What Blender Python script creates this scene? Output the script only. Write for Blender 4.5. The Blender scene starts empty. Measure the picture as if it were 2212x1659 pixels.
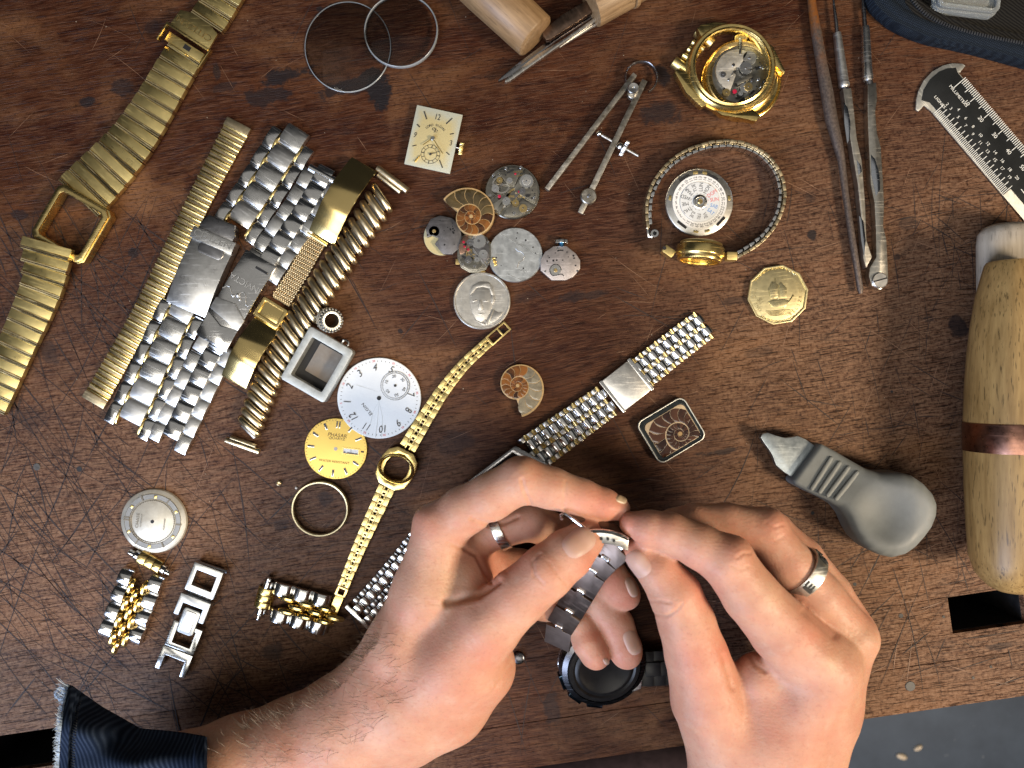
import bpy, bmesh, math, random
import numpy as np
from mathutils import Matrix, Vector
from mathutils.bvhtree import BVHTree
rnd = random.Random(7)
K = 0.0002            # one drawing unit = 0.2 mm
HU = 1597.0           # camera height above the bench top, in units
S = bpy.context.scene
COL = S.collection
R = math.radians
PI = math.pi
# ------------------------------------------------------------------ camera, light, exposure
cam = bpy.data.cameras.new('camera'); co = bpy.data.objects.new('camera', cam); COL.objects.link(co)
co.location = (0, 0, HU*K); cam.sensor_width = 36; cam.lens = 26; cam.clip_start = 0.01; cam.clip_end = 50
cam.dof.use_dof = True; cam.dof.focus_distance = HU*K - 0.006; cam.dof.aperture_fstop = 13
S.camera = co
S.view_settings.view_transform = 'Standard'; S.view_settings.look = 'None'
S.view_settings.exposure = 0.0; S.view_settings.gamma = 1.0
W = bpy.data.worlds.new('World'); S.world = W; W.use_nodes = True
W.node_tree.nodes['Background'].inputs[0].default_value = (0.60, 0.62, 0.66, 1)
W.node_tree.nodes['Background'].inputs[1].default_value = 0.03
def area(name, loc, target, size, power, col, sy=None):
    l = bpy.data.lights.new(name, 'AREA'); l.energy = power; l.color = col; l.size = size
    if sy: l.shape = 'RECTANGLE'; l.size_y = sy
    o = bpy.data.objects.new(name, l); COL.objects.link(o); o.location = loc
    o.rotation_euler = (Vector(target)-Vector(loc)).to_track_quat('-Z', 'Y').to_euler()
    return o
area('window_light', (-0.78, -0.90, 0.72), (0, 0, 0), 0.65, 25.0, (0.64, 0.75, 1.0), 0.8)
area('bench_lamp', (0.95, -0.42, 0.80), (0.05, 0, 0), 0.26, 22.0, (1.0, 0.80, 0.57))
area('ceiling_light', (-0.15, -0.50, 1.25), (0, 0, 0), 1.25, 8.5, (1.0, 0.93, 0.82), 0.45)
area('overhead_fill', (0.0, 0.0, 1.6), (0, 0, 0), 2.4, 3.4, (1.0, 0.95, 0.88), 1.6)  # added overhead fill panel that brightens flat metal reflections
# ------------------------------------------------------------------ node helpers
class NT:
    def __init__(s, name):
        s.m = bpy.data.materials.new(name); s.m.use_nodes = True
        s.t = s.m.node_tree; s.b = s.t.nodes['Principled BSDF']; s.n = s.t.nodes; s.c = 0
    def add(s, typ, ins={}, **kw):
        n = s.n.new(typ)
        for k, v in kw.items(): setattr(n, k, v)
        for k, v in ins.items(): s.set(n.inputs[k], v)
        return n
    def set(s, inp, v):
        if hasattr(v, 'is_output') or isinstance(v, bpy.types.NodeSocket): s.t.links.new(v, inp)
        else: inp.default_value = v
    def math(s, op, a, b=0.0, clamp=False):
        n = s.n.new('ShaderNodeMath'); n.operation = op; n.use_clamp = clamp
        s.set(n.inputs[0], a); s.set(n.inputs[1], b); return n.outputs[0]
    def mix(s, f, a, b, mode='MIX'):
        n = s.n.new('ShaderNodeMix'); n.data_type = 'RGBA'; n.blend_type = mode
        s.set(n.inputs[0], f); s.set(n.inputs[6], a); s.set(n.inputs[7], b); return n.outputs[2]
    def ramp(s, f, a, b, lo=0.0, hi=1.0):
        n = s.n.new('ShaderNodeMapRange'); n.clamp = True
        s.set(n.inputs[0], f); n.inputs[1].default_value = a; n.inputs[2].default_value = b
        n.inputs[3].default_value = lo; n.inputs[4].default_value = hi; return n.outputs[0]
    def coord(s, which='Object'):
        n = s.n.new('ShaderNodeTexCoord'); return n.outputs[which]
    def map(s, v, loc=(0,0,0), rot=(0,0,0), sc=(1,1,1)):
        n = s.n.new('ShaderNodeMapping'); s.set(n.inputs[0], v); n.inputs[1].default_value = loc
        n.inputs[2].default_value = rot; n.inputs[3].default_value = sc; return n.outputs[0]
    def noise(s, v, sc, det=4, rough=0.55, dist=0.0, col=False):
        n = s.n.new('ShaderNodeTexNoise'); s.set(n.inputs['Vector'], v); n.inputs['Scale'].default_value = sc
        n.inputs['Detail'].default_value = det; n.inputs['Roughness'].default_value = rough
        n.inputs['Distortion'].default_value = dist; return n.outputs[1 if col else 0]
    def vor(s, v, sc, feature='F1', out=0):
        n = s.n.new('ShaderNodeTexVoronoi'); s.set(n.inputs['Vector'], v); n.inputs['Scale'].default_value = sc
        n.feature = feature; return n.outputs[out]
    def bump(s, h, strength=0.3, dist=0.0002):
        n = s.n.new('ShaderNodeBump'); s.set(n.inputs['Height'], h); n.inputs['Strength'].default_value = strength
        n.inputs['Distance'].default_value = dist; s.t.links.new(n.outputs[0], s.b.inputs['Normal'])
    def out(s, **kw):
        names = dict(col='Base Color', rough='Roughness', metal='Metallic', spec='Specular IOR Level', trans='Transmission Weight',
                     ior='IOR', alpha='Alpha', coat='Coat Weight', coatr='Coat Roughness', sss='Subsurface Weight', aniso='Anisotropic', sheen='Sheen Weight')
        for k, v in kw.items(): s.set(s.b.inputs[names[k]], v)
        return s.m
def c4(c): return (c[0], c[1], c[2], 1)
def scratchmask(t, v, ang, sx, sy, thr, dens, dist=0.0):
    m = t.map(v, rot=(0, 0, ang), sc=(sx, sy, 1))
    n = t.n.new('ShaderNodeTexVoronoi'); n.voronoi_dimensions = '2D'; t.set(n.inputs['Vector'], m); n.inputs['Scale'].default_value = 1
    a = t.ramp(n.outputs[0], thr, thr*0.35, 0, 1)
    sep = t.add('ShaderNodeSeparateColor', {0: n.outputs[1]})
    return t.math('MULTIPLY', a, t.ramp(sep.outputs[0], dens, dens-0.02, 0, 1))
def metal(name, col, rough=0.22, var=0.12, wear=0.4, scr=True, tarn=None):
    t = NT(name); v = t.coord()
    oi = t.add('ShaderNodeObjectInfo').outputs['Random']
    vv = t.add('ShaderNodeVectorMath', {0: v}, operation='ADD'); cx = t.add('ShaderNodeCombineXYZ', {0: oi, 1: oi}).outputs[0]
    t.set(vv.inputs[1], cx); v = vv.outputs[0]
    n = t.noise(v, 420, 5, 0.65); n2 = t.noise(v, 2600, 3)
    r = t.math('ADD', t.ramp(n, 0.3, 0.75, rough*(1-wear*0.3), rough*(1+wear*0.3)), t.ramp(oi, 0, 1, -rough*0.2, rough*0.25))
    dark = tuple(x*(1-var*1.2) for x in (tarn or col)); lite = tuple(min(1, x*(1+var)) for x in col)
    c = t.mix(t.ramp(n, 0.25, 0.75), c4(dark), c4(lite))
    if scr:
        s1 = scratchmask(t, v, 0.5, 60, 1200, 0.25, 0.4); s2 = scratchmask(t, v, -0.9, 70, 1100, 0.25, 0.35)
        ss = t.math('MAXIMUM', s1, s2); r = t.math('ADD', r, t.math('MULTIPLY', ss, 0.14))
        pass
    return t.out(col=c, rough=r, metal=1.0)
def plain(name, col, rough=0.5, var=0.15, sc=300, bump=0.1, **kw):
    t = NT(name); v = t.coord(); n = t.noise(v, sc, 5, 0.6)
    c = t.mix(t.ramp(n, 0.3, 0.7), c4([x*(1-var) for x in col]), c4([min(1, x*(1+var)) for x in col]))
    if bump: t.bump(t.noise(v, sc*4, 3), bump, 0.0001)
    return t.out(col=c, rough=t.ramp(n, 0.3, 0.7, rough*0.85, min(1, rough*1.15)), **kw)
GOLD = metal('gold_plate', (0.88, 0.68, 0.27), 0.22, 0.10)
GOLDB = metal('brushed_gold', (0.80, 0.64, 0.27), 0.36, 0.06)
RIBG = metal('bright_gold_rib', (0.95, 0.80, 0.45), 0.26, 0.04)
GOLDP = metal('pale_gold', (0.86, 0.66, 0.27), 0.24, 0.10)
OLDGOLD = metal('worn_rolled_gold', (0.76, 0.64, 0.42), 0.30, 0.08, tarn=(0.64, 0.52, 0.32))
MIRG = metal('mirror_gold', (0.86, 0.66, 0.28), 0.16, 0.03, 0.15, False)
STEEL = metal('polished_steel', (0.76, 0.76, 0.75), 0.16, 0.06)
STEELB = metal('brushed_steel', (0.70, 0.70, 0.68), 0.30, 0.10)
STEELD = metal('dark_steel', (0.33, 0.33, 0.34), 0.28, 0.14)
SOFTST = metal('soft_steel', (0.46, 0.47, 0.46), 0.27, 0.08)
PEWTER = metal('tarnished_silver', (0.50, 0.51, 0.48), 0.42, 0.22)
TOOLST = metal('tool_steel', (0.50, 0.48, 0.43), 0.40, 0.22, tarn=(0.30, 0.26, 0.20))
BRASS = metal('brass', (0.74, 0.55, 0.24), 0.28, 0.12)
ALUM = metal('dull_alloy', (0.58, 0.61, 0.62), 0.48, 0.14)
NICKEL = metal('coin_nickel', (0.62, 0.60, 0.55), 0.36, 0.10)
RUST = plain('rusted_iron', (0.17, 0.105, 0.07), 0.6, 0.5, 500, 0.5, metal=0.45)
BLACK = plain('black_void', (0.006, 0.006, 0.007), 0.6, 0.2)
INK = plain('dial_print', (0.03, 0.028, 0.028), 0.5, 0.2, bump=0)
REDINK = plain('red_print', (0.62, 0.07, 0.07), 0.5, 0.1, bump=0)
BLUEINK = plain('blue_print', (0.05, 0.22, 0.55), 0.5, 0.1, bump=0)
WHITE = plain('white_print', (0.75, 0.75, 0.72), 0.5, 0.08, bump=0)
RUBY = plain('ruby_jewel', (0.35, 0.01, 0.04), 0.1, 0.2, bump=0)
# ------------------------------------------------------------------ mesh helpers
def P(dx, dy, z=0.0):
    f = (HU-z)/HU; return ((dx-1106)*f, (829.5-dy)*f, z)
_tx = {}
def text_mesh(s, shear=0.0):
    if (s, shear) in _tx: return _tx[(s, shear)]
    cu = bpy.data.curves.new('lettering', 'FONT'); cu.body = s; cu.size = 1; cu.align_x = 'CENTER'; cu.align_y = 'CENTER'; cu.shear = shear
    cu.resolution_u = 3
    ob = bpy.data.objects.new('lettering', cu); COL.objects.link(ob)
    bpy.context.view_layer.update()
    me = bpy.data.meshes.new_from_object(ob.evaluated_get(bpy.context.evaluated_depsgraph_get()))
    v = [tuple(x.co) for x in me.vertices]; f = [tuple(p.vertices) for p in me.polygons]
    bpy.data.objects.remove(ob); bpy.data.curves.remove(cu); bpy.data.meshes.remove(me)
    _tx[(s, shear)] = (v, f); return v, f
def rot2(x, y, a): c, s_ = math.cos(a), math.sin(a); return x*c-y*s_, x*s_+y*c
class B:
    def __init__(s): s.v = []; s.f = []
    def add(s, v, f):
        n = len(s.v); s.v += [tuple(p) for p in v]; s.f += [tuple(i+n for i in q) for q in f]; return s
    def poly(s, pts, z0, z1):
        if sum(a[0]*b[1]-b[0]*a[1] for a, b in zip(pts, pts[1:]+pts[:1])) < 0: pts = pts[::-1]
        n = len(pts); v = [(x, y, z0) for x, y in pts]+[(x, y, z1) for x, y in pts]
        f = [tuple(range(n-1, -1, -1)), tuple(range(n, 2*n))]+[(i, (i+1) % n, n+(i+1) % n, n+i) for i in range(n)]
        return s.add(v, f)
    def box(s, x0, x1, y0, y1, z0, z1): return s.poly([(x0, y0), (x1, y0), (x1, y1), (x0, y1)], z0, z1)
    def bar(s, p, q, w, z0, z1):
        dx, dy = q[0]-p[0], q[1]-p[1]; l = math.hypot(dx, dy); nx, ny = -dy/l*w/2, dx/l*w/2
        return s.poly([(p[0]-nx, p[1]-ny), (q[0]-nx, q[1]-ny), (q[0]+nx, q[1]+ny), (p[0]+nx, p[1]+ny)], z0, z1)
    def ring(s, o, i, z0, z1):
        n = len(o); v = [(x, y, z0) for x, y in o]+[(x, y, z1) for x, y in o]+[(x, y, z0) for x, y in i]+[(x, y, z1) for x, y in i]
        f = []
        for a in range(n):
            b = (a+1) % n
            f += [(a, b, n+b, n+a), (n+a, n+b, 3*n+b, 3*n+a), (3*n+a, 3*n+b, 2*n+b, 2*n+a), (2*n+a, 2*n+b, b, a)]
        return s.add(v, f)
    def lathe(s, prof, n=48, c=(0, 0), sx=1.0, sy=1.0, closed=False):
        m = len(prof); v = []
        for k in range(n):
            a = 2*PI*k/n
            for r, z in prof: v.append((c[0]+r*math.cos(a)*sx, c[1]+r*math.sin(a)*sy, z))
        f = []
        for k in range(n):
            k2 = (k+1) % n
            for j in range(m if closed else m-1):
                j2 = (j+1) % m; f.append((k*m+j, k2*m+j, k2*m+j2, k*m+j2))
        if not closed:
            if prof[0][0] > 1e-6: f.append(tuple(k*m for k in range(n-1, -1, -1)))
            if prof[-1][0] > 1e-6: f.append(tuple(k*m+m-1 for k in range(n)))
        return s.add(v, f)
    def disc(s, r, z0, z1, c=(0, 0), n=48, b=0.0, sx=1.0, sy=1.0):
        pr = [(r, z0), (r, z1-b), (r-b, z1)] if b else [(r, z0), (r, z1)]
        return s.lathe(pr, n, c, sx, sy)
    def tube(s, path, rad, n=8, sq=1.0, closed=False):
        path = [Vector(p) for p in path]; m = len(path)
        if not hasattr(rad, '__len__'): rad = [rad]*m
        v = []; up = Vector((0, 0, 1))
        for i, p in enumerate(path):
            t = (path[(i+1) % m]-path[i-1]) if closed else (path[min(i+1, m-1)]-path[max(i-1, 0)])
            t.normalize(); u = up if abs(t.dot(up)) < 0.95 else Vector((0, 1, 0))
            a = t.cross(u).normalized(); b = a.cross(t).normalized()
            for k in range(n):
                q = 2*PI*k/n; v.append(p+a*(math.cos(q)*rad[i])+b*(math.sin(q)*rad[i]*sq))
        f = []
        for i in range(m if closed else m-1):
            i2 = (i+1) % m
            for k in range(n): k2 = (k+1) % n; f.append((i*n+k, i*n+k2, i2*n+k2, i2*n+k))
        if not closed: f += [tuple(range(n-1, -1, -1)), tuple((m-1)*n+k for k in range(n))]
        return s.add(v, f)
    def extr(s, prof, x0, x1):            # closed (y,z) profile swept along x
        n = len(prof); v = [(x0, y, z) for y, z in prof]+[(x1, y, z) for y, z in prof]
        f = [tuple(range(n-1, -1, -1)), tuple(range(n, 2*n))]+[(i, (i+1) % n, n+(i+1) % n, n+i) for i in range(n)]
        return s.add(v, f)
    def text(s, st, size, x, y, z, rot=0.0, shear=0.0, depth=0.35, sx=1.0):
        v, f = text_mesh(st, shear); c, sn = math.cos(rot), math.sin(rot); n = len(v)
        w = [(x+(p[0]*c*sx-p[1]*sn)*size, y+(p[0]*sn*sx+p[1]*c)*size, z+depth) for p in v]
        return s.add(w, f)
    def ball(s, c, r, n=8, m=5, sz=1.0):
        pr = [(r*math.sin(PI*j/m), -r*math.cos(PI*j/m)*sz) for j in range(m+1)]
        pr[0] = (0.001*r, pr[0][1]); pr[-1] = (0.001*r, pr[-1][1])
        q = B().lathe(pr, n); return s.add([(p[0]+c[0], p[1]+c[1], p[2]+c[2]) for p in q.v], q.f)
    def xf(s, M):
        s.v = [tuple(M @ Vector(p)) for p in s.v]; return s
    def turn(s, a, x=0, y=0, z=0):
        c, sn = math.cos(a), math.sin(a); s.v = [(x+p[0]*c-p[1]*sn, y+p[0]*sn+p[1]*c, z+p[2]) for p in s.v]; return s
    def mesh(s, name, mat, bev=0.0, seg=2, smooth=True, ang=35, recalc=True):
        me = bpy.data.meshes.new(name); me.from_pydata([(x*K, y*K, z*K) for x, y, z in s.v], [], s.f)
        if bev or recalc:
            bm = bmesh.new(); bm.from_mesh(me)
            if recalc: bmesh.ops.recalc_face_normals(bm, faces=bm.faces)
            if bev:
                ed = [e for e in bm.edges if len(e.link_faces) == 2 and e.calc_face_angle(0) > R(28)]
                bmesh.ops.bevel(bm, geom=ed, offset=bev*K, segments=seg, affect='EDGES', profile=0.6, clamp_overlap=True)
            bm.to_mesh(me); bm.free()
        if smooth:
            me.polygons.foreach_set('use_smooth', [True]*len(me.polygons)); me.set_sharp_from_angle(angle=R(ang))
        if mat: me.materials.append(mat)
        return me
FR = {}
def thing(name, label, cat, d, rot=0.0, z=0.0, group=None):
    o = bpy.data.objects.new(name, None); COL.objects.link(o); o.empty_display_size = 0.01
    x, y, _ = P(d[0], d[1], z); o.location = (x*K, y*K, 0); o.rotation_euler = (0, 0, rot)
    o['label'] = label; o['category'] = cat
    if group: o['group'] = group
    FR[o.name] = (x, y, rot); return o
def L(T, dx, dy, z=0.0):                  # photo-plane point -> local coordinates of the thing
    x, y, _ = P(dx, dy, z); ox, oy, a = FR[T.name]; return rot2(x-ox, y-oy, -a)
def ang(p, q): return math.atan2(-(q[1]-p[1]), q[0]-p[0])
def place(name, me, parent, loc=(0, 0, 0), rot=(0, 0, 0), sc=(1, 1, 1), label=None, kind=None):
    o = bpy.data.objects.new(name, me); COL.objects.link(o); o.parent = parent
    o.location = (loc[0]*K, loc[1]*K, loc[2]*K); o.rotation_euler = rot if hasattr(rot, '__len__') else (0, 0, rot); o.scale = sc
    if label: o['label'] = label
    if kind: o['kind'] = kind
    return o
def part(name, b, mat, parent, bev=0.0, loc=(0, 0, 0), rot=(0, 0, 0), label=None, kind=None, **kw):
    return place(name, b.mesh(name, mat, bev, **kw), parent, loc, rot, label=label, kind=kind)
def again(o, loc, rot=(0, 0, 0), sc=(1, 1, 1)):
    c = o.copy(); COL.objects.link(c); c.location = (loc[0]*K, loc[1]*K, loc[2]*K)
    c.rotation_euler = rot if hasattr(rot, '__len__') else (0, 0, rot); c.scale = sc; return c
def rep(proto, loc, rot=0.0, sc=(1, 1, 1), jit=0.0):
    """first use moves the prototype itself, later uses copy it"""
    r = (rnd.uniform(-jit, jit), rnd.uniform(-jit, jit), rot)
    if not proto[1]:
        proto[1] = True; o = proto[0]; o.location = (loc[0]*K, loc[1]*K, loc[2]*K); o.rotation_euler = r; o.scale = sc; return o
    return again(proto[0], loc, r, sc)
def proto(name, b, mat, parent, bev=0.0, label=None, **kw): return [part(name, b, mat, parent, bev, label=label, **kw), False]
def circ(r, n=48, c=(0, 0), sx=1.0, sy=1.0, a0=0.0): return [(c[0]+r*sx*math.cos(a0+2*PI*k/n), c[1]+r*sy*math.sin(a0+2*PI*k/n)) for k in range(n)]
def rrect(w, h, r, n=4, c=(0, 0)):
    o = []
    for cx, cy, a in ((w/2-r, h/2-r, 0), (-w/2+r, h/2-r, 90), (-w/2+r, -h/2+r, 180), (w/2-r, -h/2+r, 270)):
        for k in range(n+1):
            q = R(a+90*k/n); o.append((c[0]+cx+r*math.cos(q), c[1]+cy+r*math.sin(q)))
    return o
def path(T, pts, z=8):
    """pts: (px,py,width) in photo plane -> sampler over arc length in local coords"""
    q = [(*L(T, p[0], p[1], z), p[2] if len(p) > 2 else 1.0) for p in pts]
    d = [0.0]
    for a, b in zip(q, q[1:]): d.append(d[-1]+math.hypot(b[0]-a[0], b[1]-a[1]))
    A = np.array(q); d = np.array(d)
    if len(q) > 3:                        # smooth the polyline a little so links turn evenly
        ss = np.linspace(0, d[-1], max(60, int(d[-1]/4))); C = np.stack([np.interp(ss, d, A[:, i]) for i in range(3)], 1); m = 9
        for _ in range(3):
            E = np.concatenate([2*C[:1]-C[m:0:-1], C, 2*C[-1:]-C[-2:-m-2:-1]]); C = np.stack([np.convolve(E[:, i], np.ones(2*m+1)/(2*m+1), 'valid') for i in range(3)], 1)
        A = C; d = np.concatenate([[0], np.cumsum(np.hypot(*np.diff(A[:, :2], axis=0).T))])
    def at(s):
        x = [np.interp(s, d, A[:, i]) for i in range(3)]
        e = min(14.0, d[-1]*0.2); s0, s1 = max(0, s-e), min(d[-1], s+e)
        x0, y0, x1, y1 = np.interp(s0, d, A[:, 0]), np.interp(s0, d, A[:, 1]), np.interp(s1, d, A[:, 0]), np.interp(s1, d, A[:, 1])
        return x[0], x[1], math.atan2(y1-y0, x1-x0)-PI/2, x[2]      # angle: local +y runs along the path
    return at, d[-1]
def archlink(w, l, h, base=1.0, n=7, crown=0.75):
    """strap link: w across (x), l along (y), rounded over along y"""
    pr = [(-l/2, base), (l/2, base)]+[(l/2*math.cos(PI*k/n), base+h*(1-crown)+h*crown*math.sin(PI*k/n)) for k in range(n+1)]
    return B().extr(pr, -w/2, w/2)
def gear(n, r0, r1): 
    o = []
    for k in range(n):
        for q, r in ((0, r0), (0.22, r1), (0.5, r1), (0.72, r0)): a = 2*PI*(k+q)/n; o.append((r*math.cos(a), r*math.sin(a)))
    return o
# ------------------------------------------------------------------ floor and workbench
def wood_table():
    t = NT('scarred_hardwood'); v = t.coord()
    wob = t.noise(v, 9, 3, 0.5, col=True)
    vw = t.add('ShaderNodeVectorMath', {0: v, 1: t.add('ShaderNodeVectorMath', {0: wob, 3: 0.02}, operation='SCALE').outputs[0]}, operation='ADD').outputs[0]
    g1 = t.noise(t.map(vw, sc=(34, 420, 34)), 1, 6, 0.62)
    g2 = t.noise(t.map(vw, sc=(110, 1500, 100)), 1, 5, 0.7)
    g3 = t.noise(t.map(vw, sc=(7, 38, 7)), 1, 5, 0.6)
    rg = t.noise(v, 620, 5, 0.7); bl = t.noise(v, 16, 6, 0.62, 0.6); b2 = t.noise(v, 60, 6, 0.7, 0.4)
    c = t.mix(t.ramp(g1, 0.36, 0.64), c4((0.0193, 0.0053, 0.0025)), c4((0.0783, 0.0280, 0.0114)))
    c = t.mix(t.ramp(bl, 0.47, 0.66, 0, 0.85), c, c4((0.175, 0.078, 0.029)))
    c = t.mix(t.ramp(g3, 0.38, 0.62, 0, 0.85), c, c4((0.0261, 0.0062, 0.0034)))
    c = t.mix(t.ramp(g2, 0.5, 0.68, 0, 0.8), c, c4((0.0835, 0.0370, 0.0190)))
    c = t.mix(t.ramp(g2, 0.46, 0.30, 0, 0.9), c, c4((0.0104, 0.0039, 0.0024)))
    # worn, greyed surface towards the user's side and the right-hand end
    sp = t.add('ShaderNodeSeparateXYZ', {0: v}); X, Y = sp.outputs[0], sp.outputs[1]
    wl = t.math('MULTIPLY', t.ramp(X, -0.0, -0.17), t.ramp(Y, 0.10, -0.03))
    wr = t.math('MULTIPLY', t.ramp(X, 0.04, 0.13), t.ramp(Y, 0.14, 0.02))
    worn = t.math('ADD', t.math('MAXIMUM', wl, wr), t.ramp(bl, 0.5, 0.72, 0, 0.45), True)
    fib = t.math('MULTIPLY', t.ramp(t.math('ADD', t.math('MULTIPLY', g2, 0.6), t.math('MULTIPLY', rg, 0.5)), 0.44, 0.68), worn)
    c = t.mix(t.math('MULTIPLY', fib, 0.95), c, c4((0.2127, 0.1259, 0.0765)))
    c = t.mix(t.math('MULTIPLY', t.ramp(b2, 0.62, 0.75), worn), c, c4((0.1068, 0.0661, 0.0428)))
    c = t.mix(t.ramp(rg, 0.46, 0.30, 0, 0.8), c, c4((0.0104, 0.0043, 0.0028)))
    # many fine knife marks, pale and dark, several directions
    pale = None; dark = None
    vs = t.add('ShaderNodeVectorMath', {0: v, 1: t.add('ShaderNodeVectorMath', {0: wob, 3: 0.006}, operation='SCALE').outputs[0]}, operation='ADD').outputs[0]
    for i, (a, sx, sy, th, de) in enumerate([(0.4, 38, 900, 0.16, 0.30), (1.2, 45, 1000, 0.17, 0.28), (-0.75, 34, 860, 0.16, 0.3), (-1.25, 60, 1300, 0.2, 0.35), (0.05, 50, 1200, 0.2, 0.35), (2.0, 80, 1700, 0.22, 0.4), (0.8, 90, 2000, 0.22, 0.4)]):
        m = scratchmask(t, vs, a, sx, sy, th, de); pale = m if pale is None else t.math('MAXIMUM', pale, m)
    for i, (a, sx, sy, th, de) in enumerate([(1.05, 22, 560, 0.13, 0.4), (1.35, 30, 700, 0.14, 0.4), (0.55, 26, 640, 0.13, 0.3), (-1.0, 34, 820, 0.15, 0.3), (1.7, 60, 1400, 0.2, 0.4), (0.15, 70, 1700, 0.2, 0.4)]):
        m = scratchmask(t, t.map(vs, loc=(0.37*i, 0.2, 0)), a, sx, sy, th, de); dark = m if dark is None else t.math('MAXIMUM', dark, m)
    c = t.mix(t.math('MULTIPLY', pale, 0.5), c, c4((0.1204, 0.0554, 0.0286)))
    c = t.mix(t.math('MULTIPLY', dark, t.ramp(worn, 0, 1, 0.25, 0.85)), c, c4((0.0070, 0.0029, 0.0021)))
    # ink and burn stains (x, y in bench units, half sizes, strength)
    st = None
    for (px, py, rx, ry, k) in STAINS:
        x, y, _ = P(px, py); x, y = rot2(x*K, y*K, -BR)
        q = t.add('ShaderNodeVectorMath', {0: t.map(v, loc=(-x/(rx*K), -y/(ry*K), 0), sc=(1/(rx*K), 1/(ry*K), 0))}, operation='LENGTH').outputs['Value']
        nn = t.noise(v, 70, 6, 0.7) if k > 0.6 else bl
        q = t.math('ADD', q, t.math('MULTIPLY', t.math('SUBTRACT', b2, 0.5), 4.2))
        m = t.ramp(q, 1.1, 0.75, 0, k); st = m if st is None else t.math('MAXIMUM', st, m)
    c = t.mix(st, c, c4((0.012, 0.0105, 0.012)))
    h = t.math('ADD', t.math('MULTIPLY', g2, 0.5), t.math('MULTIPLY', rg, 0.35))
    h = t.math('SUBTRACT', h, t.math('ADD', t.math('MULTIPLY', dark, 0.8), t.math('MULTIPLY', pale, 0.25)))
    t.bump(h, 0.60, 0.0003)
    return t.out(col=c, rough=t.ramp(t.math('ADD', g2, t.math('MULTIPLY', worn, 0.3)), 0.3, 0.9, 0.40, 0.66), spec=0.14)
BR = math.atan(0.146)
STAINS = [(822, 205, 26, 36, 0.97), (800, 170, 22, 26, 0.9), (742, 190, 60, 18, 0.85), (620, 165, 50, 18, 0.9), (590, 205, 55, 16, 0.75), (480, 190, 26, 12, 0.6), (690, 20, 6, 6, 0.8), (470, 155, 10, 22, 0.7),
          (190, 220, 18, 12, 0.85), (265, 190, 26, 18, 0.7), (150, 430, 30, 12, 0.6), (105, 760, 18, 30, 0.55), (1250, 640, 60, 12, 0.6), (1590, 650, 50, 10, 0.5), (330, 60, 30, 18, 0.5), (1750, 430, 20, 14, 0.5), (1430, 165, 18, 24, 0.8), (1430, 245, 36, 24, 0.7), (1860, 330, 14, 14, 0.4), (1140, 640, 30, 10, 0.4),
          (865, 715, 8, 8, 0.85), (985, 960, 40, 22, 0.42), (1755, 505, 9, 13, 0.9), (1960, 480, 18, 12, 0.5), (1938, 557, 12, 10, 0.7), (2068, 705, 22, 26, 0.8), (1560, 975, 38, 8, 0.75),
          (2010, 150, 28, 14, 0.75), (590, 1410, 26, 18, 0.6), (610, 1130, 22, 14, 0.5), (700, 1080, 14, 16, 0.55), (40, 465, 16, 10, 0.7), (290, 545, 10, 10, 0.8), (60, 900, 30, 40, 0.35),
          (1190, 1530, 18, 40, 0.6), (2160, 1395, 40, 10, 0.6), (1640, 760, 30, 10, 0.35), (1085, 715, 8, 8, 0.9), (1650, 1195, 6, 6, 0.9), (2010, 690, 12, 8, 0.5)]
BENCH = thing('workbench', 'scratched dark hardwood workbench top with black mortise holes along its front edge', 'workbench', (1106, 829.5), BR)
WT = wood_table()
def bl(px, py): return L(BENCH, px, py)
y_main = bl(1856, 1319)[1]; y_hole = bl(2051, 1370)[1]; y_front = bl(1884, 1452)[1]; y_edge = bl(1831, 1559)[1]
xl, xr = -1700, 1700; TH = 220
hl = (bl(-60, 1600)[0], bl(125, 1570)[0]); hr = (bl(2047, 1290)[0], bl(2209, 1277)[0])
def plank(x0, x1, y0, y1, z1=0.0, nx=60, wav=1.2, label=None):
    b = B(); b.box(x0, x1, y0, y1, -TH, z1); return part('plank', b, WT, BENCH, 1.2, label=label)
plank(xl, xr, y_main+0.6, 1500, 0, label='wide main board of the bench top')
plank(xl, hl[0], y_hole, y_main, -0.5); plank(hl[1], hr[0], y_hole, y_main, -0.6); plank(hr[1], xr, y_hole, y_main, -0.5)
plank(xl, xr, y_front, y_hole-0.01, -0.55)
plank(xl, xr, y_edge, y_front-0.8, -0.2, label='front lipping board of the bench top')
for x0, x1 in (hl, hr):
    part('mortise_shade', B().ring([(x0, y_hole), (x1, y_hole), (x1, y_main+0.5), (x0, y_main+0.5)], [(x0+1.5, y_hole+1.5), (x1-1.5, y_hole+1.5), (x1-1.5, y_main-1), (x0+1.5, y_main-1)], -TH, -16), BLACK, BENCH, label='black mortise wall painted as depth shade')  # black walls paint in the shade deep inside the hole
part('mortise_floor', B().box(hl[0]-5, hr[1]+5, y_hole-5, y_main+5, -TH-6, -TH-2), BLACK, BENCH)  # black floor, also painting the dark of a deep hole
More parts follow.
